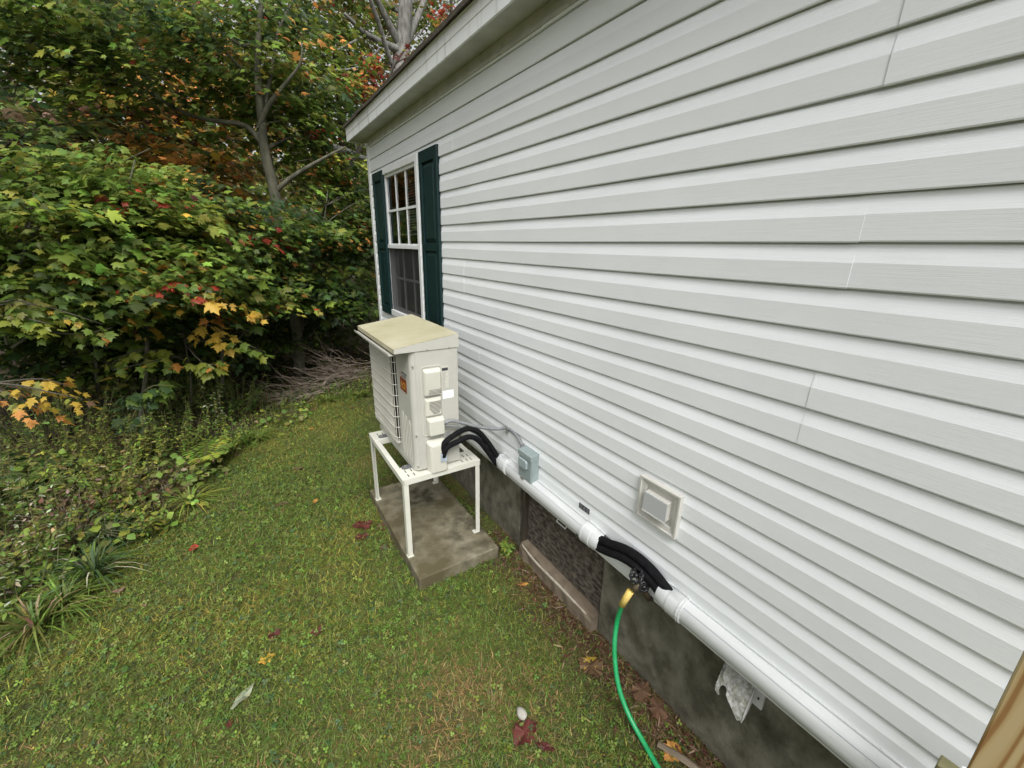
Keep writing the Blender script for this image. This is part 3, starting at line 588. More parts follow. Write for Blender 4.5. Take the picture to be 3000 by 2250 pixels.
sheet('lichen_scab', [(.10, .05), (.9, .05), (.90, .55), (.72, .74), (.52, .83), (.37, .79), (.32, .72), (.2, .70), (.10, .6)], LICHEN, .003, .0035)
def plate(name, pts, mat, t=.003):
    n = len(pts); MB().add(pts+[(x, y-t, z) for x, y, z in pts], [tuple(range(n)), tuple(range(n, 2*n))[::-1]]+[(i, n+i, n+(i+1) % n, (i+1) % n) for i in range(n)]).build(name, mat, vh)
HW = M('vent_plastic', (.40,.40,.385), (.48,.48,.465), scale=20, rough=.7)
plate('side_plate', [(.018, .438, .527), (-.030, .428, .482), (-.080, .419, .434), (-.083, .420, .408), (-.060, .424, .398), (-.02, .430, .405), (.018, .437, .42)], HW)
plate('side_plate', [(.018, .552, .526), (-.060, .534, .452), (-.05, .536, .43), (.018, .549, .46)], HW)
box('mounting_flange', HW, vh, .010, .0215, .400, .434, .42, .514); box('screw', SLOT, vh, .0085, .0099, .414, .420, .455, .466)
# deck post and rail block by the camera
dpst = thing('deck_post', (-.45, -.08, 0), 'yellow pine deck post with wavy grain at the right edge', 'post')
a, w_ = -.50, .089
P4 = [np.array(q) for q in ((a, -.0235), (a+w_, -.0440), (a+w_-.011, -.0440-w_), (a-.011, -.0235-w_))]
def lean(z): return np.array([0, -.02*(1.25-z)])
def slab(i, j, name, mat, off):
    nn = np.array([P4[j][1]-P4[i][1], -(P4[j][0]-P4[i][0])]); nn = nn/np.linalg.norm(nn)*off
    mb = MB(); q = [P4[i], P4[j]]
    mb.add([(*(p+nn+lean(z)), z) for z in (0, 1.62) for p in q], [(0,1,3,2),(2,3,1,0)]); return mb.build(name, mat, dpst)
core = MB().add([(*(p+lean(z)), z) for z in (-.05, 1.62) for p in P4], [(0,1,2,3),(7,6,5,4),(0,4,5,1),(1,5,6,2),(2,6,7,3),(3,7,4,0)]).build('timber', PINE_R, dpst, bevel=.004)
slab(0, 1, 'weathered_edge', PINE_G, -.0008) if False else None
core.data.materials.append(PINE_G)
for pl in core.data.polygons:
    if pl.normal.y > .7: pl.material_index = 1
tb = MB().box(-.135, -.097, -.10, .004, -.02, .862).build('timber_block', PINE_G, None, bevel=.003); tag(tb, 'olive stained short timber upright behind the pine deck post', 'timber')
tg = MB().add([(-.092, -.030, .864), (-.088, -.045, .870), (-.080, -.052, .845), (-.086, -.034, .838), (-.094, -.030, .862), (-.090, -.045, .868), (-.082, -.052, .843), (-.088, -.034, .836)], [(0,1,2,3),(7,6,5,4),(0,4,5,1),(1,5,6,2),(2,6,7,3),(3,7,4,0)]).build('paper_tag', STKW, tb)

# ------------------------------------------------------------------ leaves, in bulk
def tpl_maple():
    """five toothed lobes round a point on the midrib"""
    half = [(.10,-.05), (.35,-.05), (.27,.08), (.30,.17), (.42,.23), (.57,.50), (.37,.45), (.22,.46), (.30,.63), (.15,.67)]
    out = [(0, 0)]+half+[(0, 1)]+[(-x, y) for x, y in half[::-1]]
    V = [(0, .30, .02)]+[(x, y, -.20*abs(x)-.11*y*y) for x, y in out]; n = len(out)
    return np.array(V), [(0, 1+i, 1+(i+1) % n) for i in range(n)]
def tpl_simple(): return np.array([(0,0,0), (.36,.30,-.05), (.26,.66,-.07), (0,1,-.10), (-.26,.66,-.07), (-.36,.30,-.05), (0,.45,.03)]), [(0,1,6),(1,2,6),(2,3,6),(3,4,6),(4,5,6),(5,0,6)]
def tpl_far(): return np.array([(0,0,0), (.5,.42,-.06), (0,1,-.08), (-.5,.42,-.06)]), [(0,1,2),(0,2,3)]
def tpl_lance(): return np.array([(0,0,0), (.11,.35,.01), (.08,.7,-.04), (0,1,-.14), (-.08,.7,-.04), (-.11,.35,.01)]), [(0,1,5),(1,2,4),(1,4,5),(2,3,4)]
def tpl_blade(): return np.array([(-.5,0,0), (.5,0,0), (.38,.5,.06), (-.38,.5,.06), (0,1,-.06)]), [(0,1,2),(0,2,3),(3,2,4)]
def tpl_trefoil():
    V = [(0, 0, 0)]; T = []
    for a in (0, 2.094, 4.189):
        c_, s_ = math.cos(a), math.sin(a); n = len(V)
        V += [(x*c_-y*s_, x*s_+y*c_, z) for x, y, z in ((.24,.34,.03), (.12,.52,-.02), (-.12,.52,-.02), (-.24,.34,.03))]; T += [(0, n, n+3), (n, n+1, n+2), (n, n+2, n+3)]
    return np.array(V), T
TM, TS, TF, TL, TB, TT = tpl_maple(), tpl_simple(), tpl_far(), tpl_lance(), tpl_blade(), tpl_trefoil()
def unit(v): return v/(np.linalg.norm(v, axis=-1, keepdims=True)+1e-9)
def leaf_mesh(name, pos, dirs, nrm, size, col, tpl, wid=None, curl=None):
    V, T = tpl; n = len(pos); k = len(V); dirs = unit(dirs); side = unit(np.cross(dirs, nrm)); nr = np.cross(side, dirs)
    size = np.broadcast_to(size, (n,)); wd_ = size if wid is None else np.broadcast_to(wid, (n,)); cu = np.ones(n) if curl is None else curl
    co = pos[:, None]+side[:, None]*(V[None, :, 0, None]*wd_[:, None, None])+dirs[:, None]*(V[None, :, 1, None]*size[:, None, None])+nr[:, None]*(V[None, :, 2, None]*(size*cu)[:, None, None])
    tri = (np.array(T)[None]+np.arange(n)[:, None, None]*k).reshape(-1)
    me = bpy.data.meshes.new(name); me.vertices.add(n*k); me.vertices.foreach_set('co', co.reshape(-1).astype(np.float32))
    nt_ = len(tri)//3; me.loops.add(len(tri)); me.loops.foreach_set('vertex_index', tri.astype(np.int32))
    me.polygons.add(nt_); me.polygons.foreach_set('loop_start', np.arange(0, len(tri), 3, dtype=np.int32)); me.polygons.foreach_set('loop_total', np.full(nt_, 3, np.int32))
    me.update(calc_edges=True)
    at = me.color_attributes.new('col', 'FLOAT_COLOR', 'POINT'); cc = np.ones((n, k, 4)); cc[..., :3] = np.clip(col, .003, .9)[:, None]; at.data.foreach_set('color', cc.reshape(-1).astype(np.float32))
    return me
C_ = dict(mid=(.088,.138,.022), bright=(.145,.215,.036), ygreen=(.22,.25,.038), dark=(.045,.078,.020), blue=(.060,.108,.040), olive=(.14,.14,.035), orange=(.55,.25,.06), yellow=(.46,.31,.045), red=(.40,.06,.035), maroon=(.11,.028,.022), brown=(.145,.085,.045), tan=(.30,.20,.13), pale=(.34,.36,.24))
def pick(pal, n):
    k = list(pal); w = np.array([pal[q] for q in k], float); i = rng.choice(len(k), n, p=w/w.sum()); return np.array([C_[q] for q in k])[i]
def jitter(c, s=.25):
    n = len(c); f = np.exp(rng.normal(0, s, (n, 1))); h = 1+rng.normal(0, .10, (n, 3)); return c*f*h
def sprays(cent, outd, n_leaf, L, W_, size, pal, droop=.25, tilt=.5, tintsd=.22, gain=1.0):
    """layered maple sprays: leaves round a twig, blades roughly level and hanging a little"""
    S = len(cent); base = np.repeat(pick(pal, S)*np.exp(rng.normal(0, tintsd, (S, 1))), n_leaf, 0)
    base = base*gain; mixed = pick(pal, S*n_leaf)*gain; q = rng.random((S*n_leaf, 1)) < .16; col = jitter(np.where(q, mixed, base), .20)
    c = np.repeat(cent, n_leaf, 0); d = unit(np.repeat(outd, n_leaf, 0)); lat = unit(np.cross(d, [0, 0, 1.0])); up = np.array([0, 0, 1.0])
    t = rng.uniform(-.5, .75, len(c)); w = rng.normal(0, .5, len(c))*(1.1-.6*np.abs(t))
    pos = c+d*(t*L)[:, None]+lat*(w*W_)[:, None]+up*(rng.normal(0, .038, len(c))-droop*L*np.clip(t, 0, 1)**2-.10*W_*np.abs(w))[:, None]
    dr = unit(d*.7+lat*(np.sign(w)*.7+rng.normal(0, .5, len(c)))[:, None]+up*(-.35+rng.normal(0, .25, len(c)))[:, None])
    nr = unit(up+d*(.55+rng.normal(0, tilt, len(c)))[:, None]+np.array([.0, -.30, 0])+lat*rng.normal(0, tilt, len(c))[:, None])
    return pos, dr, nr, size*np.exp(rng.normal(0, .3, len(c))), col
def crown_points(c, rad, n, shell=.55):
    v = unit(rng.normal(0, 1, (n, 3))); r_ = (shell+(1-shell)*rng.random((n, 1)))*np.where(rng.random((n, 1)) < .75, 1, rng.random((n, 1))); return np.array(c)+v*r_*np.array(rad)
def limb(mb, p0, p1, r0, r1, n=5, bend=.12, seg=4):
    p0, p1 = np.array(p0), np.array(p1); L = np.linalg.norm(p1-p0); off = rng.normal(0, 1, 3)*L*bend*.5; off[2] += L*bend
    P = [p0+(p1-p0)*t+off*math.sin(math.pi*t)*.6+(rng.normal(0, .012, 3)*L if 0 < t < 1 else 0) for t in np.linspace(0, 1, seg+1)]
    mb.tube(P, [r0+(r1-r0)*t for t in np.linspace(0, 1, seg+1)], n)
def tree(name, label, cat, trunk, radii, crowns, ns, nl, size, pal, bark, tpl=TM, L=.45, W_=.4, group=None, limbs=(), droop=.25, branch_r=.008, full=True, gain=1.0):
    """trunk: world path; crowns: [(centre, radii)]"""
    t = thing(name, tuple(trunk[0]), label, cat, group)
    tr = MB().tube(trunk, radii, 9, sub=3)
    for lp, lr in limbs: tr.tube(lp, lr, 7, sub=3)
    tr.build('trunk', bark, t, smooth=True)
    br = MB(); TP = np.array(trunk); pos = []; tot = sum(np.prod(r_)**.5 for _, r_ in crowns)
    for c0, r_ in crowns:
        n = max(4, int(ns*np.prod(r_)**.5/tot)); pts = crown_points(c0, r_, n)
        ax = np.array([np.interp(pts[:, 2]-.45*np.linalg.norm(pts[:, :2]-TP[-1, :2], axis=1), TP[:, 2], TP[:, k]) for k in range(3)]).T
        out = pts-ax; out[:, 2] *= .25; out += rng.normal(0, .25, out.shape)*np.linalg.norm(out, axis=1, keepdims=True)
        for k in range(n):
            v = pts[k]-ax[k]; Lk = np.linalg.norm(v)
            if branch_r and full and k % 9 == 0: limb(br, ax[k]+np.array([0, 0, rng.uniform(-.5, .2)*min(1, Lk)]), pts[k], branch_r*1.6, branch_r*.35, 4, .10, 4)
            elif branch_r and k % 2 == 0: dv = unit(out[k]+rng.normal(0, .3, 3)*Lk*.5); limb(br, pts[k]-dv*rng.uniform(.3, .9)*L*1.2-np.array([0, 0, .10*L]), pts[k]+dv*L*.4, branch_r*.6, branch_r*.25, 4, .06, 3)
        pos.append(sprays(pts, out, nl, L, W_, size, pal, droop, gain=gain))
    if br.v: br.build('branches', bark, t)['kind'] = 'stuff'
    A_ = [np.concatenate([q[i] for q in pos]) for i in range(5)]
    me = leaf_mesh('crown', *A_, tpl, curl=rng.normal(1.1, .9, len(A_[0]))); o = link('crown', me, t, LEAF); o['kind'] = 'stuff'
    return t
def G(px, py): p = at_z(px, py); return np.array([p[0], p[1], float(gz(p[0], p[1]))])

# ------------------------------------------------------------------ trees
def path_y(pts, y): return [at_y(px, py, y+dy) for px, py, dy in pts]
# the slim maple that leans at the middle of the wood's edge
MY = 7.0; b0_ = at_y(812, 640, MY); b0_[2] = float(gz(b0_[0], b0_[1]))
trunk = [b0_, b0_+np.array([.05, 0, .9])]+path_y([(806, 570, 0), (785, 488, 0), (773, 425, 0), (769, 375, 0), (760, 285, 0), (755, 190, .1), (760, 70, .15), (772, -80, .2), (770, -330, .3)], MY)
limbs = [(path_y([(800, 570, 0), (850, 522, -.1), (930, 473, -.2), (1012, 430, -.3)], MY), [.035, .03, .022, .012]),
         (path_y([(772, 425, 0), (722, 370, .1), (640, 355, .2), (552, 336, .3), (420, 260, .4), (300, 180, .5)], MY), [.045, .035, .027, .022, .014, .008]),
         (path_y([(756, 378, 0), (785, 312, -.1), (830, 252, -.2), (878, 190, -.3), (885, 140, -.3)], MY), [.035, .03, .022, .014, .008]),
         (path_y([(776, 440, 0), (810, 420, .2), (850, 405, .4), (960, 370, .7)], MY), [.03, .022, .016, .008]),
         (path_y([(745, 130, .1), (700, 130, .2), (620, 60, .3), (540, -60, .4)], MY), [.03, .022, .016, .01]),
         (path_y([(768, 350, 0), (800, 180, .2), (815, 90, .3), (880, -40, .4)], MY), [.03, .022, .016, .01]),
         (path_y([(720, 215, .1), (640, 130, .2), (590, 60, .3), (545, -10, .4)], MY), [.022, .018, .012, .008])]
tree('maple_tree', 'slim leaning maple with forked limbs beside the house corner', 'tree', trunk, [.085, .078, .070, .064, .058, .054, .048, .04, .034, .026, .012],
     [(at_y(640, 250, MY+.55), (1.25, .9, .75)), (at_y(900, 330, MY+.5), (.75, .7, .75)), (at_y(760, 90, MY+.5), (1.3, 1.0, .8)), (at_y(330, 60, MY-.2), (1.4, 1.0, .65)), (at_y(960, 520, MY+.6), (.7, .6, .45)), (at_y(120, 130, MY-.3), (1.0, .8, .5))],
     400, 30, .070, dict(mid=5, bright=5, dark=1.5, blue=2, ygreen=3, orange=.35, red=.12), BARK_M, limbs=limbs, L=.5, W_=.45, full=False)
# understorey maples at the lawn's edge
def sapling(label, base, top, crowns, ns, nl, size, pal, r0=.022, bark=BARK_M, name='maple_sapling', **k):
    b = np.array(base); tp = np.array(top); t1 = b+(tp-b)*.4+rng.normal(0, .06, 3)*[1, 1, 0]; t2 = b+(tp-b)*.75+rng.normal(0, .06, 3)*[1, 1, 0]
    return tree(name, label, 'sapling', [b, t1, t2, tp], [r0, r0*.8, r0*.55, r0*.25], crowns, ns, nl, size, pal, bark, group='saplings at the lawn edge', branch_r=.006, **k)
GR = dict(mid=5, bright=6, ygreen=3, dark=1.5, blue=1)
sapling('bushy bright green maple sapling at the left edge of the wood', (-3.35, 5.0, .1), at_y(110, 480, 5.0), [(at_y(90, 620, 5.0), (.75, .55, .5)), (at_y(160, 820, 4.9), (.75, .5, .35)), (at_y(-120, 700, 5.0), (.7, .6, .7))], 112, 54, .066, dict(bright=6, mid=5, ygreen=2.5, dark=1), L=.52, W_=.44)
sapling('tall yellow green maple sapling with thin upright stem left of centre', (-2.45, 5.2, .1), at_y(395, 470, 5.2), [(at_y(390, 690, 5.2), (.6, .5, .45)), (at_y(330, 560, 5.3), (.55, .5, .35)), (at_y(480, 820, 5.1), (.6, .45, .3))], 106, 54, .065, dict(bright=6, ygreen=4, mid=4, orange=.5, yellow=.5, red=.2, maroon=.15), L=.5, W_=.44)
sapling('broad green maple sapling in front of the leaning maple trunk', (-1.75, 5.95, .1), at_y(640, 560, 6.0), [(at_y(640, 730, 6.0), (.8, .6, .45)), (at_y(760, 660, 6.2), (.7, .5, .35)), (at_y(560, 620, 6.1), (.6, .5, .4)), (at_y(690, 870, 5.9), (.75, .5, .25))], 138, 50, .066, dict(mid=6, bright=4, dark=2.5, blue=1.5, ygreen=1.2, orange=.3, red=.25), L=.52, W_=.46)
sapling('dark green maple sapling close to the house corner', (-.75, 7.0, .12), at_y(960, 560, 7.0), [(at_y(960, 720, 7.0), (.75, .6, .55)), (at_y(1050, 640, 7.3), (.7, .6, .7)), (at_y(880, 850, 6.7), (.7, .5, .3)), (at_y(1000, 880, 6.9), (.6, .5, .3))], 170, 26, .088, dict(mid=4, dark=5, blue=2, bright=1.5, orange=.3, red=.15), L=.4, W_=.36)
sapling('shaded green maple sapling behind the yellow leaved one', (-2.9, 6.2, .1), at_y(330, 700, 6.2), [(at_y(300, 860, 6.1), (.9, .5, .4)), (at_y(420, 930, 6.0), (.8, .5, .3)), (at_y(100, 930, 6.0), (.9, .5, .3))], 120, 24, .095, dict(mid=4, dark=5, blue=2, bright=1.2), L=.4, W_=.36)
sapling('orange tinted maple sapling showing through behind the green ones', (-2.3, 8.6, .15), at_y(560, 520, 8.6), [(at_y(600, 540, 8.6), (1.2, .7, .45)), (at_y(480, 470, 9), (1.2, .8, .5)), (at_y(700, 600, 8.8), (.8, .6, .35))], 110, 24, .10, dict(orange=5, yellow=3, olive=3, mid=2), L=.45, W_=.4)
def shrub(label, px, y, h, crowns, ns, pal, size=.07):
    p = at_y(px, 900, y); b = np.array([p[0], y, float(gz(p[0], y))]); t = [b, b+np.array([.05, 0, h*.4]), b+np.array([.0, .05, h*.75]), b+np.array([.06, 0, h])]
    tree('understorey_shrub', label, 'shrub', t, [.016, .013, .01, .005], crowns, ns, 24, size, pal, BARK_D, tpl=TS, L=.36, W_=.34, group='shrubs under the trees', branch_r=.005)
DK = dict(dark=4, mid=4, blue=1.5, olive=1, bright=.8)
shrub('low dark shrub under the trees just left of the heat pump', 960, 7.6, 1.6, [(at_y(960, 900, 7.6), (.9, .5, .5)), (at_y(1050, 960, 7.9), (.8, .5, .5)), (at_y(880, 960, 7.4), (.6, .4, .3))], 120, DK)
shrub('low leafy shrub behind the twig pile', 760, 7.4, 1.5, [(at_y(760, 930, 7.4), (1.0, .5, .5)), (at_y(690, 1000, 7.2), (.8, .5, .4)), (at_y(850, 1010, 7.6), (.7, .5, .4))], 130, DK)
shrub('low shaded shrub behind the yellow sapling', 520, 6.9, 1.4, [(at_y(520, 960, 6.9), (.9, .5, .45)), (at_y(430, 1040, 6.7), (.8, .4, .35)), (at_y(600, 1060, 6.7), (.7, .4, .3))], 130, DK)
shrub('low shaded shrub under the left saplings', 220, 6.6, 1.4, [(at_y(220, 970, 6.6), (1.0, .5, .45)), (at_y(100, 1050, 6.4), (1.0, .4, .4)), (at_y(320, 1080, 6.4), (.7, .4, .3))], 130, DK)
shrub('dim evergreen looking shrub deep under the trees at left', 60, 8.5, 2.2, [(at_y(60, 860, 8.5), (1.5, .7, .8)), (at_y(300, 830, 8.8), (1.4, .7, .8))], 130, dict(dark=5, mid=2, blue=2), .08)
shrub('dim shrub deep under the trees behind the leaning maple', 700, 9.5, 2.4, [(at_y(640, 800, 9.5), (1.6, .7, .9)), (at_y(900, 780, 9.8), (1.6, .7, .9)), (at_y(1080, 820, 10), (1.2, .7, .9))], 170, dict(dark=4, mid=4, olive=2), .08)
# tall trees further back
def tall(label, px, py_, y, h, r0, crowns, ns, size, pal, bark=BARK_D, nl=22, tpl=TS, name='forest_tree', **k):
    p = at_y(px, py_, y); b = np.array([p[0], y, float(gz(p[0], y))]); ln = rng.normal(0, .15, 2)
    tk = [b+np.array([ln[0]*t*t*2+.10*math.sin(4*t+px), ln[1]*t*t*2, h*t]) for t in (0, .15, .3, .45, .6, .8, 1)]
    return tree(name, label, 'tree', tk, [r0*(1-.8*t) for t in (0, .15, .3, .45, .6, .8, 1)], crowns, ns, nl, size, pal, bark, tpl=tpl, L=.8, W_=.7, group='trees of the wood', branch_r=.012, gain=1.35, **k)
tall('dark bare trunked tree at the far left edge of the wood', 28, 500, 8.5, 8, .115, [(at_y(60, 40, 8.5), (1.6, 1.2, 1.0)), (at_y(-150, 300, 8.5), (1.4, 1.2, 1.4))], 130, .11, dict(blue=4, mid=4, dark=3, olive=2))
tall('orange and yellow leaved tree behind the upper left branches', 480, 500, 11.5, 9, .11, [(at_y(430, 190, 11.5), (1.8, 1.3, 1.5)), (at_y(560, 330, 11.5), (1.4, 1.2, 1.2)), (at_y(330, 60, 11.8), (2, 1.5, 1.2))], 260, .125, dict(yellow=4, orange=4, olive=5, brown=2, maroon=1))
tall('brown and tan leaved tree filling the left background', 240, 500, 12.5, 9, .12, [(at_y(230, 300, 12.5), (2.2, 1.4, 1.6)), (at_y(130, 420, 12.5), (2, 1.4, 1.5)), (at_y(340, 470, 12.5), (1.8, 1.4, 1.2))], 240, .125, dict(brown=4, tan=3, olive=4, mid=3, blue=2, maroon=1.2))
tall('pale olive leaved tree behind the slim maple top', 800, 500, 13, 11, .13, [(at_y(860, 180, 13), (2.2, 1.5, 2.2)), (at_y(700, 60, 13), (2.4, 1.5, 2.0)), (at_y(960, 60, 13.5), (2, 1.6, 2.2))], 300, .12, dict(olive=5, mid=4, bright=3, ygreen=1.5, tan=.6))
tall('green leaved tree with russet tufts behind the roof corner', 1010, 500, 14, 10, .12, [(at_y(1040, 300, 14), (2.2, 1.5, 1.8)), (at_y(1080, 180, 14.5), (2, 1.5, 1.6)), (at_y(930, 420, 14), (1.8, 1.5, 1.6))], 260, .12, dict(olive=4, mid=4, bright=2, brown=1.5, red=.7, tan=1))
tall('dull green tree beyond the dark trunk at far left', -250, 500, 11, 9, .12, [(at_y(-200, 250, 11), (2.4, 1.5, 2.2)), (at_y(-50, 520, 11), (2, 1.4, 1.4))], 170, .13, dict(mid=4, blue=3, olive=3, brown=1))
tall('thin leaved tree rising over the roof edge', 1330, 500, 18, 14, .16, [(at_y(1300, 40, 18), (3, 2, 2.6)), (at_y(1180, -60, 18), (3, 2, 2.0))], 150, .13, dict(olive=5, bright=3, mid=3, orange=.6), nl=20)
# the big grey trunk over the roof edge
gy = 12.0
gt = [at_y(1165, 640, gy)]; gt[0][2] = .2
gt += path_y([(1172, 300, 0), (1178, 150, 0), (1186, 60, 0), (1190, -40, 0), (1195, -250, .2), (1200, -500, .3)], gy)
glimbs = [(path_y([(1176, 150, 0), (1110, 120, -.3), (1060, 90, -.5), (1010, 40, -.8)], gy), [.10, .07, .055, .035]),
          (path_y([(1178, 145, 0), (1150, 90, -.1), (1120, 30, -.2), (1085, -40, -.3)], gy), [.11, .09, .075, .06]),
          (path_y([(1185, 135, 0), (1215, 70, .1), (1240, 10, .2), (1265, -60, .3)], gy), [.11, .085, .07, .055]),
          (path_y([(1152, 200, -.4), (1125, 120, -.6), (1105, 55, -.8), (1078, -20, -1.0)], gy), [.05, .055, .05, .04]),
          (path_y([(1190, 40, 0), (1150, 25, .3), (1125, -5, .4), (1110, -40, .5)], gy), [.06, .05, .04, .03]),
          (path_y([(1060, 110, -.5), (1020, 130, -.6), (965, 158, -.8)], gy), [.03, .022, .012]),
          (path_y([(1110, 145, -.4), (1085, 170, -.5), (1040, 200, -.7), (960, 205, -1)], gy), [.03, .024, .02, .012])]
tree('grey_trunk_tree', 'large grey barked tree forking low above the roof edge', 'tree', gt, [.26, .22, .20, .17, .16, .13, .09],
     [(at_y(1060, -40, gy), (1.6, 1.2, .5)), (at_y(1230, 30, gy+1.5), (1.2, .8, .6))], 90, 18, .10, dict(olive=4, bright=3, red=.6, orange=.6, mid=3), BARK_G, tpl=TS, limbs=glimbs, L=.6, W_=.5)
# red and pink leaf tufts by the roof: a young red maple close behind the roof
tree('red_maple', 'young maple with red leaf tufts touching the roof edge', 'tree', [np.array([-.30, 8.2, .2]), np.array([-.2, 8.2, 2.0]), at_y(1120, 320, 8.2), at_y(1150, 200, 8.2), at_y(1230, 90, 8.0)], [.05, .045, .035, .02, .008],
     [(at_y(1100, 195, 8.2), (.18, .2, .14)), (at_y(1185, 165, 8.0), (.10, .12, .09)), (at_y(1290, 55, 7.9), (.14, .14, .12)), (at_y(1060, 260, 8.1), (.3, .3, .2))], 40, 12, .085, dict(red=4, orange=3, ygreen=1.5, maroon=.6), BARK_D, L=.2, W_=.18)
# a far wood that reads as one mass
n = 42000; q = rng.random(n); yy = 16+22*q; xx = -2.2+yy*(-.36)+rng.uniform(-1, 1, n)*(8+yy*.45); zt = 7.5+2.5*patch(xx, yy*0, 21, .5)+2.0*patch(xx, yy, 22, 1.4)
zz = rng.random(n)**1.1*np.clip(zt, 3, 20); pos = np.stack([xx, yy, zz], 1)
colz = jitter(pick(dict(olive=5, mid=4, bright=4, ygreen=2, yellow=.8, orange=.5, brown=1.2, tan=.5), n), .35)
me = leaf_mesh('distant_wood', pos, rng.normal(0, 1, (n, 3))+[0, 0, -.4], rng.normal(0, .6, (n, 3))+[0, -.5, 1.0], .30*np.exp(rng.normal(0, .3, n)), colz, TF)
tag(link('distant_wood', me, None, LEAF, base=(0, 24, 0)), 'far-off leafy wood closing the view behind the near trees', 'wood', kind='stuff')
# dead grey limb crossing behind the maple
dl = MB().tube(path_y([(1100, 480, 1.0), (1010, 440, .8), (965, 432, .7), (925, 405, .6), (880, 400, .6)], 7.6), [.05, .05, .045, .03, .012], 7, sub=3)
dl.tube(path_y([(965, 430, .7), (880, 428, .6), (800, 428, .5), (740, 420, .4), (660, 405, .3)], 7.6), [.03, .028, .024, .018, .008], 6, sub=3)
dl.tube(path_y([(1100, 480, 1.0), (1200, 520, 1.2), (1320, 700, 1.3), (1345, 905, 1.4)], 7.6), [.05, .06, .07, .08], 7, sub=3)
dl.tube(path_y([(1050, 455, .9), (1040, 420, .9), (1030, 400, .9)], 7.6), [.02, .015, .008], 5)
tag(dl.build('dead_limb', BARK_L, None, smooth=True), 'pale lichened dead limb crossing behind the leaning maple', 'branch')

# ------------------------------------------------------------------ saplings whose big leaves are single parts
LEAFOBJ = {}
def leaf_data(kind, hue):
    key = (len(kind[0]), str(hue))
    if key not in LEAFOBJ:
        me = leaf_mesh('leaf', np.zeros((1, 3)), np.array([[0, 1., 0]]), np.array([[0, 0, 1.]]), np.ones(1), np.array([C_[hue]]), kind); me.materials.append(LEAF); LEAFOBJ[key] = me
    return LEAFOBJ[key]
def put_leaf(parent, p, d, nrm, s, kind, hue):
    o = bpy.data.objects.new('leaf', leaf_data(kind, hue)); COL.objects.link(o); o.parent = parent
    d = Vector(d).normalized(); nr = Vector(nrm).normalized(); sd_ = d.cross(nr).normalized(); nr = sd_.cross(d)
    b = ROOT[parent.name]; o.matrix_local = Matrix(((sd_.x*s, d.x*s, nr.x*s, p[0]-b[0]), (sd_.y*s, d.y*s, nr.y*s, p[1]-b[1]), (sd_.z*s, d.z*s, nr.z*s, p[2]-b[2]), (0, 0, 0, 1)))
def leafy(name, label, base, branches, per, size, pal, bark, cat='sapling', group='saplings at the lawn edge'):
    """branches: list of world paths; leaves hang along their outer two thirds"""
    t = thing(name, tuple(base), label, cat, group); mb = MB()
    for bp in branches: mb.tube(bp, [.009*(1-.75*i/(len(bp)-1)) for i in range(len(bp))], 5, sub=3)
    mb.build('stem', bark, t, smooth=True)['kind'] = 'stuff'; ks = list(pal); w = np.array([pal[k] for k in ks], float); w /= w.sum()
    for bi, bp in enumerate(branches[1:]):
        bp = np.array(bp); d0 = unit(bp[-1]-bp[0]); lat = unit(np.cross(d0, [0, 0, 1.])); hue0 = rng.choice(ks, p=w)
        for i in range(per):
            t_ = rng.uniform(.25, 1.05); f = min(t_, 1)*(len(bp)-1); k = min(int(f), len(bp)-2); p = bp[k]+(bp[k+1]-bp[k])*(f-k); sg = rng.choice([-1, 1])
            p = p+lat*sg*rng.uniform(.02, .09)+np.array([0, 0, rng.normal(-.03, .03)])
            d = d0*.5+lat*sg*.9+np.array([0, 0, -.7])+rng.normal(0, .3, 3); nr = np.array([0, -.35, 1.])+rng.normal(0, .35, 3)
            put_leaf(t, p, d, nr, size*math.exp(rng.normal(0, .18)), TM, hue0 if rng.random() < .7 else rng.choice(ks, p=w))
    return t
YP = dict(yellow=3, ygreen=3, bright=2.5, orange=.8, brown=.4)
by = 5.3; bs = G(565, 1245); c1 = at_y(545, 1020, by)
leafy('maple_sapling', 'low sapling with yellow and lime leaves above the weeds', bs, [[bs, at_y(560, 1120, by), c1, at_y(520, 900, by+.1)],
    [at_y(552, 1060, by), at_y(470, 1030, by-.1), at_y(390, 1030, by-.2), at_y(320, 1070, by-.25)], [at_y(548, 1040, by), at_y(440, 1060, by-.3), at_y(330, 1085, by-.45)],
    [c1, at_y(620, 990, by-.1), at_y(700, 1000, by-.2), at_y(770, 1030, by-.25)], [at_y(540, 1000, by), at_y(600, 950, by-.2), at_y(660, 985, by-.3)], [at_y(535, 980, by), at_y(450, 960, by+.1), at_y(380, 950, by+.1)],
    [at_y(545, 1010, by), at_y(590, 1060, by-.3), at_y(640, 1070, by-.4)], [at_y(530, 940, by), at_y(500, 860, by), at_y(430, 830, by)], [at_y(528, 930, by), at_y(560, 850, by), at_y(590, 800, by)]], 24, .088, YP, BARK_D)
b2 = np.array([-3.9, 4.6, .05])
leafy('maple_sapling', 'orange tipped maple branch reaching in from the left edge', b2, [[b2, np.array([-3.75, 4.6, .9]), at_y(-60, 900, 4.5)],
    [at_y(-60, 900, 4.5), at_y(60, 890, 4.4), at_y(160, 905, 4.35), at_y(300, 950, 4.3)], [at_y(-60, 940, 4.6), at_y(80, 960, 4.5), at_y(220, 980, 4.5), at_y(330, 960, 4.5)],
    [at_y(-60, 900, 4.5), at_y(40, 880, 4.3), at_y(110, 895, 4.2)], [at_y(-40, 920, 4.5), at_y(60, 930, 4.3), at_y(150, 950, 4.2)]], 30, .058, dict(ygreen=4, yellow=2, orange=1.4, bright=3, olive=2), BARK_D)
b3 = np.array([-3.55, 4.25, .05])
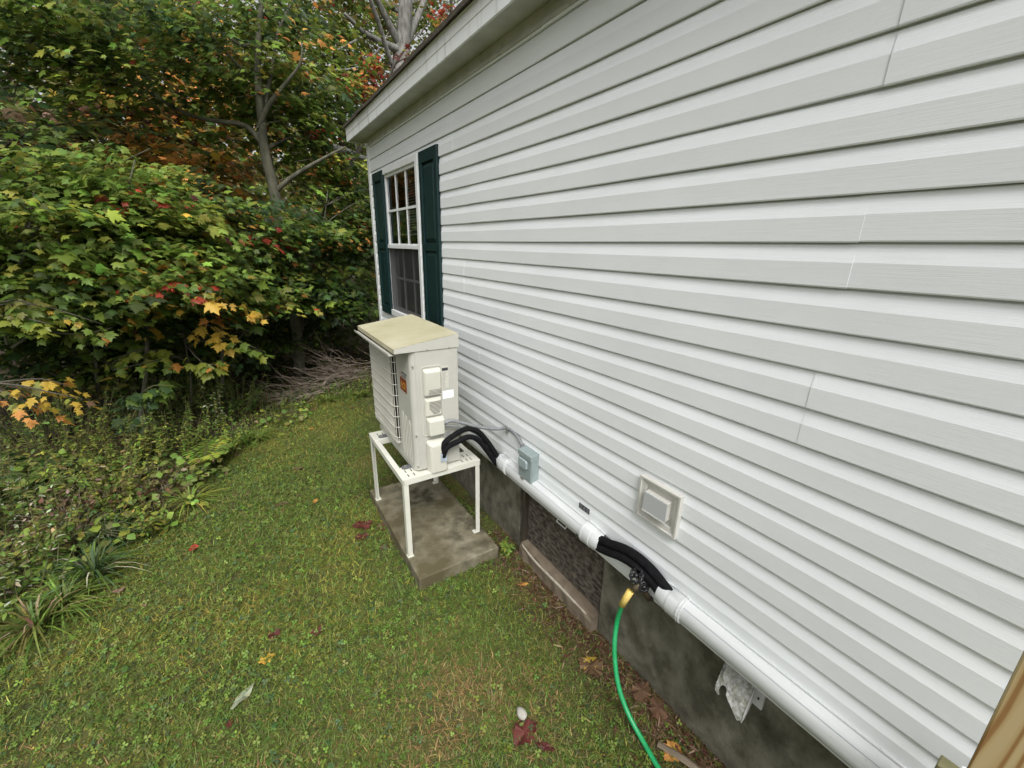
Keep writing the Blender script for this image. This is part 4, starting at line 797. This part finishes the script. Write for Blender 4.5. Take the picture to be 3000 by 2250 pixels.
leafy('maple_sapling', 'drooping yellow leaved sapling low at the left edge', b3, [[b3, np.array([-3.5, 4.25, .55]), at_y(-40, 1120, 4.2)],
    [at_y(-40, 1120, 4.2), at_y(60, 1130, 4.1), at_y(150, 1150, 4.0), at_y(245, 1170, 3.95)], [at_y(-40, 1130, 4.2), at_y(60, 1170, 4.1), at_y(140, 1210, 4.0)], [at_y(0, 1120, 4.2), at_y(120, 1110, 4.2), at_y(200, 1130, 4.2)]], 30, .056, dict(yellow=2, ygreen=4, orange=.8, brown=.8, olive=2), BARK_D)
b4 = G(400, 1290)
leafy('grape_vine', 'blue green lobed vine leaves below the yellow sapling', b4, [[b4, b4+np.array([0, 0, .25]), at_y(420, 1150, 4.9)],
    [at_y(420, 1150, 4.9), at_y(450, 1130, 4.8), at_y(510, 1130, 4.75)], [at_y(420, 1160, 4.9), at_y(380, 1165, 4.8), at_y(350, 1160, 4.7)], [at_y(410, 1170, 4.9), at_y(390, 1220, 4.8), at_y(370, 1240, 4.7)]], 14, .10, dict(blue=4, bright=2, mid=3), STEMG, cat='vine')

# ------------------------------------------------------------------ weeds along the edge
def plant(name, label, base, kind, h, spread, n, pal, cat='weed'):
    b = np.array(base); t = thing(name, tuple(b), label, cat, 'weeds along the lawn edge'); st_ = MB()
    if kind == 'blades':
        an = rng.uniform(0, 6.283, n); le = rng.uniform(.2, 1, n); d0 = np.stack([np.cos(an), np.sin(an), np.zeros(n)], 1)
        k = 5; segs_p = []; col = jitter(pick(pal, n), .22); V = []; T = []; CC = []
        for i in range(n):
            Lh = h*rng.uniform(.55, 1.1); o_ = b+d0[i]*rng.uniform(0, .04)+[0, 0, 0]; out = spread*le[i]; w = rng.uniform(.003, .007)*(1.6 if h > .3 else 1); lat = np.cross(d0[i], [0, 0, 1.])
            vi = len(V)
            for s in range(k):
                u_ = s/(k-1); p = o_+d0[i]*out*u_**1.4+np.array([0, 0, Lh*(u_*1.5-u_*u_*(.6+.75*le[i]))]); ww = w*(1-u_**2)+.0004; V += [p-lat*ww, p+lat*ww]; CC += [col[i], col[i]]
            T += [(vi+2*s, vi+2*s+1, vi+2*s+3, vi+2*s+2) for s in range(k-1)]
        me = bpy.data.meshes.new('blades'); me.from_pydata([tuple(v) for v in V], [], T); at_ = me.color_attributes.new('col', 'FLOAT_COLOR', 'POINT'); cc = np.ones((len(V), 4)); cc[:, :3] = CC; at_.data.foreach_set('color', cc.ravel().astype(np.float32))
        o = link('blades', me, t, LEAFG); o['kind'] = 'stuff'; return t
    if kind == 'fern':
        P, D, S, Cc = [], [], [], []
        for i in range(n):
            an = rng.uniform(0, 6.283); d = np.array([math.cos(an), math.sin(an), 0]); lat = np.cross(d, [0, 0, 1.]); Lf = rng.uniform(.7, 1.1); path = [b+d*spread*Lf*u_+np.array([0, 0, h*Lf*(1.7*u_-1.1*u_*u_)]) for u_ in np.linspace(0, 1, 9)]; st_.tube(path, [.0022]*9, 4); c = pick(pal, 1)[0]*math.exp(rng.normal(0, .15))
            for s in range(1, 9):
                for q in np.linspace(0, 1, 3)[:2]:
                    p = path[s-1]+(path[s]-path[s-1])*q
                    for sg in (-1, 1): P.append(p); D.append(lat*sg+d*.35+rng.normal(0, .08, 3)); S.append(spread*.36*math.sin(math.pi*min(1, (s+q)/9.3))**.8+.01); Cc.append(c)
        st_.build('stem', STEMG, t)['kind'] = 'stuff'; P = np.array(P); me = leaf_mesh('fronds', P, np.array(D), np.tile([0, 0, 1.], (len(P), 1))+rng.normal(0, .15, (len(P), 3)), np.array(S), jitter(np.array(Cc), .1), TL, wid=np.array(S)*1.5)
        o = link('fronds', me, t, LEAFG); o['kind'] = 'stuff'; return t
    if kind == 'stems':                                       # upright leafy stems (goldenrod and the like)
        P, D, N_, S = [], [], [], []; ns = max(4, n//13); h = h*1.15
        for i in range(ns):
            an = rng.uniform(0, 6.283); rr = spread*math.sqrt(rng.random())*.8; f = b+np.array([math.cos(an)*rr*.6, math.sin(an)*rr*.6, 0]); tp = b+np.array([math.cos(an)*rr*1.3, math.sin(an)*rr*1.3, h*rng.uniform(.65, 1.1)]); st_.tube([f, (f+tp)/2+rng.normal(0, .015, 3), tp], [.003, .0026, .0015], 4)
            for k in range(26):
                u_ = rng.uniform(.2, 1.02); a2 = rng.uniform(0, 6.283); d = np.array([math.cos(a2), math.sin(a2), rng.uniform(-.5, .5)]); P.append(f+(tp-f)*u_); D.append(d); N_.append(np.array([0, 0, 1.])+rng.normal(0, .3, 3)); S.append(rng.uniform(.032, .066)*(1.15-.5*u_))
        st_.build('stem', STEMG, t)['kind'] = 'stuff'; P = np.array(P); me = leaf_mesh('leaves', P, np.array(D), np.array(N_), np.array(S), jitter(pick(pal, len(P)), .25), TL, wid=np.array(S)*1.7)
        o = link('leaves', me, t, LEAFG); o['kind'] = 'stuff'; return t
    if kind == 'broad':                                       # low broad leaves
        an = rng.uniform(0, 6.283, n); rr = spread*np.sqrt(rng.random(n)); P = b+np.stack([np.cos(an)*rr, np.sin(an)*rr, h*(.35+.65*rng.random(n))*(1-.5*(rr/spread)**2)], 1)
        D = np.stack([np.cos(an), np.sin(an), rng.normal(-.25, .25, n)], 1)+rng.normal(0, .4, (n, 3)); S = rng.uniform(.035, .072, n)
        for i in range(0, n, 3): st_.tube([b+np.array([0, 0, .0]), P[i]*.5+b*.5+np.array([0, 0, h*.3]), P[i]], .0018, 4)
        st_.build('stem', STEMG, t)['kind'] = 'stuff'; me = leaf_mesh('leaves', P, D, np.tile([0, -.3, 1.], (n, 1))+rng.normal(0, .3, (n, 3)), S, jitter(pick(pal, n), .22), TS, wid=S*1.25)
        o = link('leaves', me, t, LEAFG); o['kind'] = 'stuff'; return t
    if kind == 'dead':                                        # brown withered twigs
        for i in range(n):
            an = rng.uniform(0, 6.283); tp = b+np.array([math.cos(an)*spread*rng.random(), math.sin(an)*spread*rng.random(), h*rng.uniform(.3, 1)]); st_.tube([b+rng.normal(0, .05, 3)*[1, 1, 0], (b+tp)/2+rng.normal(0, .03, 3), tp], [.0028, .002, .001], 4)
        st_.build('stem', TWIG, t)['kind'] = 'stuff'; m = n*5; P = b+np.stack([rng.normal(0, spread*.5, m), rng.normal(0, spread*.5, m), h*rng.uniform(.05, .9, m)], 1); S = rng.uniform(.02, .045, m)
        me = leaf_mesh('withered_leaves', P, rng.normal(0, 1, (m, 3)), rng.normal(0, 1, (m, 3)), S, jitter(pick(dict(brown=6, olive=1.5, tan=.4), m)*.75, .3), TS, curl=np.full(m, 2.5)); o = link('withered_leaves', me, t, LEAFG); o['kind'] = 'stuff'; return t
GP = dict(mid=4, bright=4, olive=3, ygreen=2)
BL = dict(blue=5, pale=1.5, mid=3)
weeds = [
 ('weed', 'tall olive leaved weed stand on the bank at upper left', (200, 1400), 'stems', .55, .5, 700, dict(olive=4, mid=3, bright=2, ygreen=1.5), 'weed'),
 ('weed', 'green leafy stand between the vine leaves and the fern', (520, 1340), 'stems', .42, .42, 560, dict(mid=4, bright=3, olive=2), 'weed'),
 ('weed', 'yellow olive weeds along the middle of the bank', (390, 1400), 'stems', .42, .45, 620, dict(olive=5, ygreen=3, bright=2), 'weed'),
 ('weed', 'grey green leafy mound at the far left edge of the bank', (20, 1560), 'stems', .42, .42, 560, dict(mid=4, blue=2, olive=3, pale=1), 'weed'),
 ('weed', 'broad round leaves crowding the left bank', (170, 1480), 'broad', .34, .42, 220, dict(bright=4, mid=4, olive=2), 'weed'),
 ('weed', 'broad leaves in the gap behind the strap leaved clumps', (240, 1610), 'broad', .24, .34, 150, dict(ygreen=2, bright=3, olive=3, mid=2), 'weed'),
 ('grass_clump', 'loose green grass spilling at the lower left edge', (190, 1780), 'blades', .20, .32, 110, dict(mid=4, bright=3, olive=2), 'grass clump'),
 ('grass_clump', 'loose pale grass fringe between fern and strap leaves', (560, 1480), 'blades', .18, .30, 110, dict(bright=3, olive=3, ygreen=2), 'grass clump'),
 ('grass_clump', 'loose grass fringe left of the lone lime leaf', (760, 1290), 'blades', .18, .28, 90, dict(mid=4, bright=3, olive=2), 'grass clump'),
 ('weed', 'dark green leafy mound right of the yellow sapling stem', (590, 1230), 'stems', .42, .42, 520, dict(dark=3, mid=4, olive=2), 'weed'),
 ('grass_clump', 'blue green strap leaved clump spilling onto the lawn', (285, 1700), 'blades', .30, .34, 110, dict(blue=5, pale=.6, mid=2), 'grass clump'),
 ('grass_clump', 'smaller grey green strap leaved clump behind the blue green one', (330, 1600), 'blades', .28, .26, 70, dict(blue=5, pale=1), 'grass clump'),
 ('weed', 'narrow leaved mound of grey topped weeds left of the strap leaves', (110, 1660), 'stems', .34, .36, 420, dict(olive=4, mid=4, tan=1.2, pale=1), 'weed'),
 ('weed', 'narrow leaved weeds at the left edge below the mound', (40, 1800), 'stems', .22, .32, 300, dict(mid=4, bright=3, pale=1), 'weed'),
 ('grass_clump', 'ragged seeding grass at the left edge of the lawn', (110, 1850), 'blades', .22, .38, 90, dict(olive=3, mid=4, tan=1.2), 'grass clump'),
 ('weed', 'brown withered clump between the leafy mounds at left', (215, 1570), 'dead', .28, .28, 70, None, 'weed'),
 ('weed', 'brown withered patch in the middle of the weeds', (470, 1470), 'dead', .22, .30, 80, None, 'weed'),
 ('weed', 'olive leaved mound in the middle of the weed strip', (330, 1500), 'stems', .40, .40, 520, dict(olive=5, ygreen=3, bright=2, tan=.6), 'weed'),
 ('weed', 'low round leaved vine patch right of the olive mound', (460, 1440), 'broad', .26, .34, 150, dict(bright=4, mid=3, olive=3), 'weed'),
 ('weed', 'pale leaved weeds at the far end of the weed strip', (640, 1330), 'stems', .24, .32, 300, dict(bright=4, ygreen=3, mid=3), 'weed'),
 ('fern', 'bright yellow green fern standing up at the lawn edge', (600, 1375), 'fern', .30, .26, 9, dict(ygreen=5, bright=2), 'fern'),
 ('fern', 'dull green fern in the shade at the left edge', (60, 1480), 'fern', .42, .42, 12, dict(mid=4, dark=3, olive=1), 'fern'),
 ('weed', 'whorled green weed in front of the olive mound', (300, 1560), 'stems', .18, .2, 180, dict(blue=3, mid=4), 'weed'),
 ('weed', 'lime heart shaped leaves low beside the withered patch', (490, 1510), 'broad', .14, .24, 70, dict(ygreen=4, bright=4, olive=1), 'weed'),
 ('grass_clump', 'tufted grass along the far weed strip', (720, 1300), 'blades', .20, .28, 80, dict(mid=4, bright=3, olive=2), 'grass clump'),
 ('weed', 'dark leafy mound below the twig pile', (690, 1230), 'stems', .36, .42, 480, dict(dark=5, mid=4), 'weed'),
 ('weed', 'dark mound of weeds under the yellow sapling', (420, 1270), 'stems', .45, .5, 560, dict(dark=4, mid=4, olive=1.5), 'weed'),
 ('weed', 'shaded leafy mound at the left below the orange branch', (110, 1330), 'stems', .5, .55, 600, dict(dark=4, mid=4, blue=1), 'weed'),
 ('weed', 'tall thin weed with pale buds near the twig pile', (640, 1270), 'stems', .5, .12, 90, dict(pale=3, bright=3, olive=2), 'weed'),
 ('weed', 'broad leaved weeds at the foot of the twig pile', (830, 1230), 'broad', .18, .28, 90, GP, 'weed'),
 ('grass_clump', 'long grass fringe in front of the twig pile', (960, 1180), 'blades', .16, .22, 70, GP, 'grass clump'),
 ('grass_clump', 'long grass fringe behind the heat pump', (1060, 1165), 'blades', .16, .22, 70, GP, 'grass clump'),
 ('weed', 'olive weeds on the bank above the strap leaves', (430, 1560), 'stems', .20, .24, 220, dict(olive=4, mid=3, ygreen=2), 'weed'),
 ('weed', 'mixed green weeds beside the yellow green fern', (540, 1420), 'broad', .2, .28, 110, dict(mid=3, olive=3, bright=3), 'weed'),
 ('weed', 'small seedling growing at the corner of the slab', (1488, 1625), 'stems', .10, .04, 60, dict(bright=4, mid=2), 'weed'),
]
for nm, lb, (px, py), kd, h, s, n, pal, ct in weeds: plant(nm, lb, G(px, py), kd, h, s, n, pal, ct)
# low ground cover and leaf litter beyond the mown grass
n = 42000; x = rng.uniform(-6, 1.2, n); y = rng.uniform(1.8, 9, n); k = edge_d(x, y) > .05; x, y = x[k], y[k]; n = len(x)
d = edge_d(x, y); near = np.exp(-d/2.2); z = gz(x, y)+rng.uniform(.01, .10, n)*near
me = leaf_mesh('ground_cover', np.stack([x, y, z], 1), rng.normal(0, 1, (n, 3))*[1, 1, .3], np.tile([0, 0, 1.], (n, 1))+rng.normal(0, .45, (n, 3)), rng.uniform(.018, .045, n), jitter(np.where((rng.random(n) < near*1.05)[:, None], pick(dict(mid=4, bright=3, olive=2, dark=3, ygreen=1), n), pick(dict(brown=5, dark=2, tan=.3), n)*.8), .3), TS)
tag(link('ground_cover', me, None, LEAFG, base=(-2, 5, 0)), 'low leafy ground cover and leaf litter beyond the lawn', 'ground cover', kind='stuff')
n = 26000; x = rng.uniform(-4.6, .8, n); y = rng.uniform(1.6, 7.2, n); d = edge_d(x, y); k = (d > -.12) & (d < 1.3) & (rng.random(n) < np.clip(1.15-d*.7+.4*patch(x, y, 61, 2.2), .08, 1)); x, y = x[k], y[k]; n = len(x); an = rng.uniform(0, 6.283, n)
me = leaf_mesh('edge_grass', np.stack([x, y, gz(x, y)], 1), np.stack([np.cos(an), np.sin(an), rng.uniform(.4, 2.2, n)], 1), np.stack([-np.cos(an), -np.sin(an), np.full(n, .6)], 1)+rng.normal(0, .2, (n, 3)), rng.uniform(.06, .20, n), jitter(pick(dict(mid=5, olive=4, bright=2, tan=.7, dark=2), n), .3), TB, wid=rng.uniform(.004, .008, n), curl=rng.uniform(.5, 4, n))
tag(link('edge_grass', me, None, LEAFG, base=(-2, 4, 0)), 'uncut grass growing between the weeds beyond the lawn', 'grass', kind='stuff')
# brush pile
bpile = thing('brush_pile', (-.9, 6.4, .1), 'heap of grey brown dead twigs at the far end of the lawn', 'brush pile')
def P7(px, py, y=6.3): return at_y(px, py, y)
mains = [[(890, 1190, 5.9), (930, 1150, 6.1), (975, 1100, 6.4), (1060, 1085, 6.6)], [(860, 1075, 6.5), (930, 1105, 6.5), (1010, 1095, 6.6), (1075, 1105, 6.7)], [(930, 1075, 6.7), (985, 1090, 6.6), (1030, 1100, 6.6)], [(880, 1180, 6.0), (960, 1140, 6.2), (1040, 1140, 6.3)], [(780, 1190, 5.9), (870, 1160, 6.1), (960, 1120, 6.4)]]
for m_ in mains:
    MB().tube([P7(*q) for q in m_], [.010, .018, .022, .020][:len(m_)], 6, sub=3).build('branch', TWIG, bpile, smooth=True)
tw = MB()
roots = [P7(1050, 1090, 6.5), P7(1010, 1095, 6.45), P7(960, 1120, 6.3), P7(920, 1150, 6.1), P7(1060, 1110, 6.5), P7(880, 1170, 6.0)]
for i in range(330):
    rt = roots[rng.integers(len(roots))]; an = rng.normal(math.radians(195), .55); L_ = rng.uniform(.15, 1.0)*rng.uniform(.4, 1); el = rng.normal(.12, .38)
    d_ = np.array([math.cos(an)*math.cos(el), math.sin(an)*.7*math.cos(el), math.sin(el)]); p = rt+rng.normal(0, .12, 3)*[1.3, 1, .8]+d_*L_*.2; q = p+d_*L_*.7; p[2] = max(p[2], .05); q[2] = max(q[2], .03)
    mid_ = (p+q)/2+rng.normal(0, .035, 3)*L_; mid_[2] = max(mid_[2], .04); tw.tube([p, mid_, q], [.0052, .0036, .0014], 4)
    if i % 2: e_ = q+(d_+rng.normal(0, .6, 3))*L_*.3; e_[2] = max(e_[2], .03); tw.tube([mid_, (mid_+e_)/2+rng.normal(0, .01, 3), e_], [.003, .0022, .0012], 4)
o = tw.build('twigs', TWIG, bpile); o['kind'] = 'stuff'

# ------------------------------------------------------------------ lawn: blades, clover, moss tufts, litter
def on_lawn(x, y):
    k = (edge_d(x, y) < .12+.15*patch(x, y, 9, 3)) & (x < .012)
    return k & ~((x > px0-.005) & (x < px1+.005) & (y > py0-.005) & (y < py1+.005))
def lawn_pts(n):
    y = -.2+6.2*rng.random(n)**1.5; x = -(3.9*rng.random(n)); k = on_lawn(x, y); return x[k], y[k]
def lawn_col(x, y, s=.28):
    n = len(x); a = patch(x, y, 31, 1.6)+.5*patch(x, y, 32, 5)+rng.normal(0, .35, n)
    g_ = np.array((.105,.155,.027)); yl = np.array((.24,.225,.042)); br_ = np.array((.24,.165,.065))
    c = np.where((a > .45)[:, None], yl, g_); c = np.where((a < -.78)[:, None], br_, c); return jitter(c, s)
x, y = lawn_pts(300000); keep = rng.random(len(x)) < np.where(x > -.16, .22, np.where(x > -.30, .55, 1)); x, y = x[keep], y[keep]; n = len(x); an = rng.uniform(0, 6.283, n); tl = rng.uniform(.15, 1.1, n)
tl = np.where(rng.random(n) < .35, rng.uniform(.02, .25, n), tl); dr = np.stack([np.cos(an), np.sin(an), tl], 1); L_ = rng.uniform(.020, .062, n)*(1+.25*patch(x, y, 35, 2)); L_ *= 1+.8*np.clip((edge_d(x, y)+.35)/.35, 0, 1)
me = leaf_mesh('lawn_grass', np.stack([x, y, gz(x, y)-.002], 1), dr, np.stack([-np.cos(an)*.8, -np.sin(an)*.8, np.ones(n)], 1)+rng.normal(0, .2, (n, 3)), L_, lawn_col(x, y), TB, wid=rng.uniform(.0022, .0048, n))
tag(link('lawn_grass', me, None, LEAFG, base=(-1.5, 2.5, 0)), 'short mown grass of the lawn', 'grass', kind='stuff')
x, y = lawn_pts(75000); a = patch(x, y, 41, 1.9)+.6*patch(x, y, 42, 4.3); keep = rng.random(len(x)) < np.clip(.42+.55*a, .05, 1); keep &= ~((x > -.22) & (rng.random(len(x)) < .6)); x, y = x[keep], y[keep]; n = len(x)
an = rng.uniform(0, 6.283, n); S = rng.uniform(.014, .030, n)
me = leaf_mesh('clover', np.stack([x, y, gz(x, y)+rng.uniform(.006, .026, n)], 1), np.stack([np.cos(an), np.sin(an), rng.normal(0, .35, n)], 1), np.tile([0, 0, 1.], (n, 1))+rng.normal(0, .35, (n, 3)), S, jitter(pick(dict(mid=6, bright=3.5, olive=2, blue=1.5), n), .22), TT)
tag(link('clover', me, None, LEAFG, base=(-1.5, 2.5, 0)), 'clover and small broad leaves growing through the lawn', 'clover', kind='stuff')
x, y = lawn_pts(110000); a = patch(x, y, 51, 3.0)+.5*patch(x, y, 52, 7); keep = (a > .36-.35*(x > -1.3)) & (x < -.15); x, y = x[keep], y[keep]; n = len(x); an = rng.uniform(0, 6.283, n); S = rng.uniform(.006, .013, n)
me = leaf_mesh('moss', np.stack([x, y, gz(x, y)+.001], 1), np.stack([np.cos(an), np.sin(an), rng.uniform(.3, 1.6, n)], 1), np.stack([-np.cos(an), -np.sin(an), np.ones(n)], 1), S, jitter(np.tile((.20,.19,.022), (n, 1)), .3), TF, wid=S*.6)
tag(link('moss', me, None, LEAFG, base=(-1.5, 2.5, 0)), 'yellow green moss patches in the lawn', 'moss', kind='stuff')
n = 9000; x = .015-np.abs(rng.normal(0, .12, n)); y = rng.uniform(-.3, 2.2, n); x2 = rng.uniform(-.8, .01, 1500); y2 = np.where(rng.random(1500) < .5, rng.normal(3.2, .12, 1500), rng.uniform(1.9, 3.2, 1500)); x = np.concatenate([x, x2]); y = np.concatenate([y, y2]); k = on_lawn(x, y) & ((x > -.6) | (rng.random(len(x)) < .5)); x, y = x[k], y[k]; n = len(x); an = rng.uniform(0, 6.283, n); S = rng.uniform(.015, .06, n)
me = leaf_mesh('litter', np.stack([x, y, gz(x, y)+rng.uniform(.003, .014, n)], 1), np.stack([np.cos(an), np.sin(an), rng.normal(0, .2, n)], 1), np.tile([0, 0, 1.], (n, 1))+rng.normal(0, .35, (n, 3)), S, jitter(pick(dict(brown=6, tan=1.6, maroon=2, olive=2), n), .3)*.75, TL, wid=S*rng.uniform(.15, .8, n))
tag(link('litter', me, None, LEAFG, base=(-.2, 1, 0)), 'brown leaf litter and straw along the foundation', 'litter', kind='stuff')

# ------------------------------------------------------------------ fallen leaves, stone, stick
def fallen(px, py, s, hue, kind, label, ang=None):
    """one crumpled leaf lying on the grass: lobed outline, raised midrib, bent edges"""
    p = G(px, py); an = rng.uniform(0, 6.283) if ang is None else ang; narrow = kind is TL; lob = 0 if narrow or kind is TS else (5 if s > .08 else 3)
    n = 36; V = [np.array([0, .5, .012/s*.3])]; bend = rng.uniform(-.5, .9); roll = rng.uniform(-.4, .8); ph = rng.uniform(0, 6.28, 3)
    for k in range(n):
        t = 2*math.pi*k/n; u_ = .5-.5*math.cos(t); w = (.16 if narrow else .34)*math.sin(math.pi*u_**.85)**.8*(1+(.26*math.cos(lob*2*math.pi*u_+.6) if lob else .04*math.cos(9*t))); x = w*(1 if t < math.pi else -1)
        V.append(np.array([x, u_, 0]))
    V = np.array(V); z = .10*np.sin(3*V[:, 1]*3+ph[0])*np.abs(V[:, 0])*2+.28*roll*np.abs(V[:, 0])+.22*bend*(V[:, 1]-.5)**2*2+.05*np.sin(V[:, 0]*14+ph[1])*np.cos(V[:, 1]*9+ph[2]); V[:, 2] = z-z.min()
    c_, s_ = math.cos(an), math.sin(an); W3 = np.stack([p[0]+s*(c_*V[:, 1]-s_*V[:, 0]), p[1]+s*(s_*V[:, 1]+c_*V[:, 0]), p[2]+.012+s*V[:, 2]], 1)
    me = bpy.data.meshes.new('fallen_leaf'); me.from_pydata(W3.tolist(), [], [(0, 1+k, 1+(k+1) % n) for k in range(n)])
    at_ = me.color_attributes.new('col', 'FLOAT_COLOR', 'POINT'); cc = np.ones((n+1, 4)); cc[:, :3] = jitter(np.tile(C_[hue], (n+1, 1)), .22)*.85; at_.data.foreach_set('color', cc.ravel().astype(np.float32))
    o = link('fallen_leaf', me, None, LEAFG, base=p); tag(o, label, 'leaf', 'fallen leaves on the lawn')
FL = [(1092, 1540, .15, 'maroon', TM, 'big dark red crumpled leaf by the left edge of the slab'), (1112, 1560, .12, 'brown', TM, 'brown leaf overlapping the dark red one by the slab'), (1040, 1582, .10, 'maroon', TM, 'dark red leaf alone just left of the slab corner'), (1111, 1607, .07, 'brown', TS, 'small brown leaf below the leaves beside the slab'),
 (929, 1468, .06, 'orange', TM, 'small orange leaf in mid lawn left of the slab'), (576, 1602, .075, 'red', TM, 'bright red leaf on the lawn near the strap leaved clump'), (808, 1490, .09, 'brown', TM, 'brown curled leaf left of the small orange one'), (888, 1376, .08, 'brown', TS, 'brown leaf below the left leg of the metal stand'), (812, 1280, .085, 'ygreen', TS, 'single lime leaf standing up at the far lawn edge'), (903, 1258, .06, 'orange', TM, 'tiny orange leaf on the far lawn before the twig pile'),
 (814, 1877, .085, 'maroon', TM, 'purple brown leaf left of its twin in the near lawn'), (911, 1861, .075, 'maroon', TM, 'purple brown leaf right of its twin in the near lawn'), (757, 1950, .08, 'yellow', TM, 'curled yellow and brown leaf in the near lawn'), (679, 2092, .13, 'pale', TL, 'long pale grey green leaf lying upside down on the lawn'), (672, 2140, .04, 'maroon', TS, 'small dark red leaf just under the pale leaf'), (431, 1784, .05, 'tan', TL, 'thin pinkish pale leaf alone on the left lawn'), (332, 1745, .06, 'tan', TS, 'pale tan leaf at the foot of the strap leaved clump'),
 (1505, 2188, .13, 'maroon', TM, 'large dark red lobed leaf at the bottom of the lawn'), (1627, 2208, .09, 'maroon', TL, 'dark narrow leaf right of the large red lobed leaf'), (1766, 1985, .14, 'brown', TM, 'large rust brown oak leaf beside the green hose'), (1712, 1972, .10, 'yellow', TM, 'yellowing leaf left of the large oak leaf'), (1517, 1718, .075, 'orange', TL, 'rust coloured narrow leaf near the hatch sill'), (1860, 2060, .12, 'brown', TM, 'brown leaf between the hose and the foundation'), (1935, 2125, .12, 'brown', TM, 'dark brown leaf lower down beside the foundation'), (1990, 2190, .10, 'orange', TM, 'russet leaf against the foundation at the bottom edge'),
 (700, 1330, .09, 'brown', TM, 'brown leaf lying at the lawn edge by the fern'), (910, 1205, .08, 'brown', TM, 'brown leaf in front of the twig pile'), (1040, 1195, .07, 'brown', TM, 'brown leaf on the grass near the heat pump rear')]
for a in FL: fallen(*a)
sp_ = G(1528, 2100); bm = bmesh.new(); bmesh.ops.create_icosphere(bm, subdivisions=3, radius=.022)
for v in bm.verts: v.co = Vector((v.co.x*.95, v.co.y*1.35, v.co.z*.8))*(1+.05*math.sin(v.co.x*180+v.co.y*130))+Vector((sp_[0], sp_[1], sp_[2]+.020))
me = bpy.data.meshes.new('pebble'); bm.to_mesh(me); bm.free(); o = link('pebble', me, None, STONE); smooth_angle(o, 60); tag(o, 'pale egg sized pebble lying in the lawn', 'stone')
a, b_ = G(1926, 2188), G(2060, 2275); stk = MB().tube([a+[0, 0, .018], (a+b_)/2+[0, 0, .024], b_+[0, 0, .018]], [.013, .015, .014], 7, flat=.6).build('wood_stick', OLDWOOD, None); tag(stk, 'weathered grey stick on the ground by the foundation', 'stick')
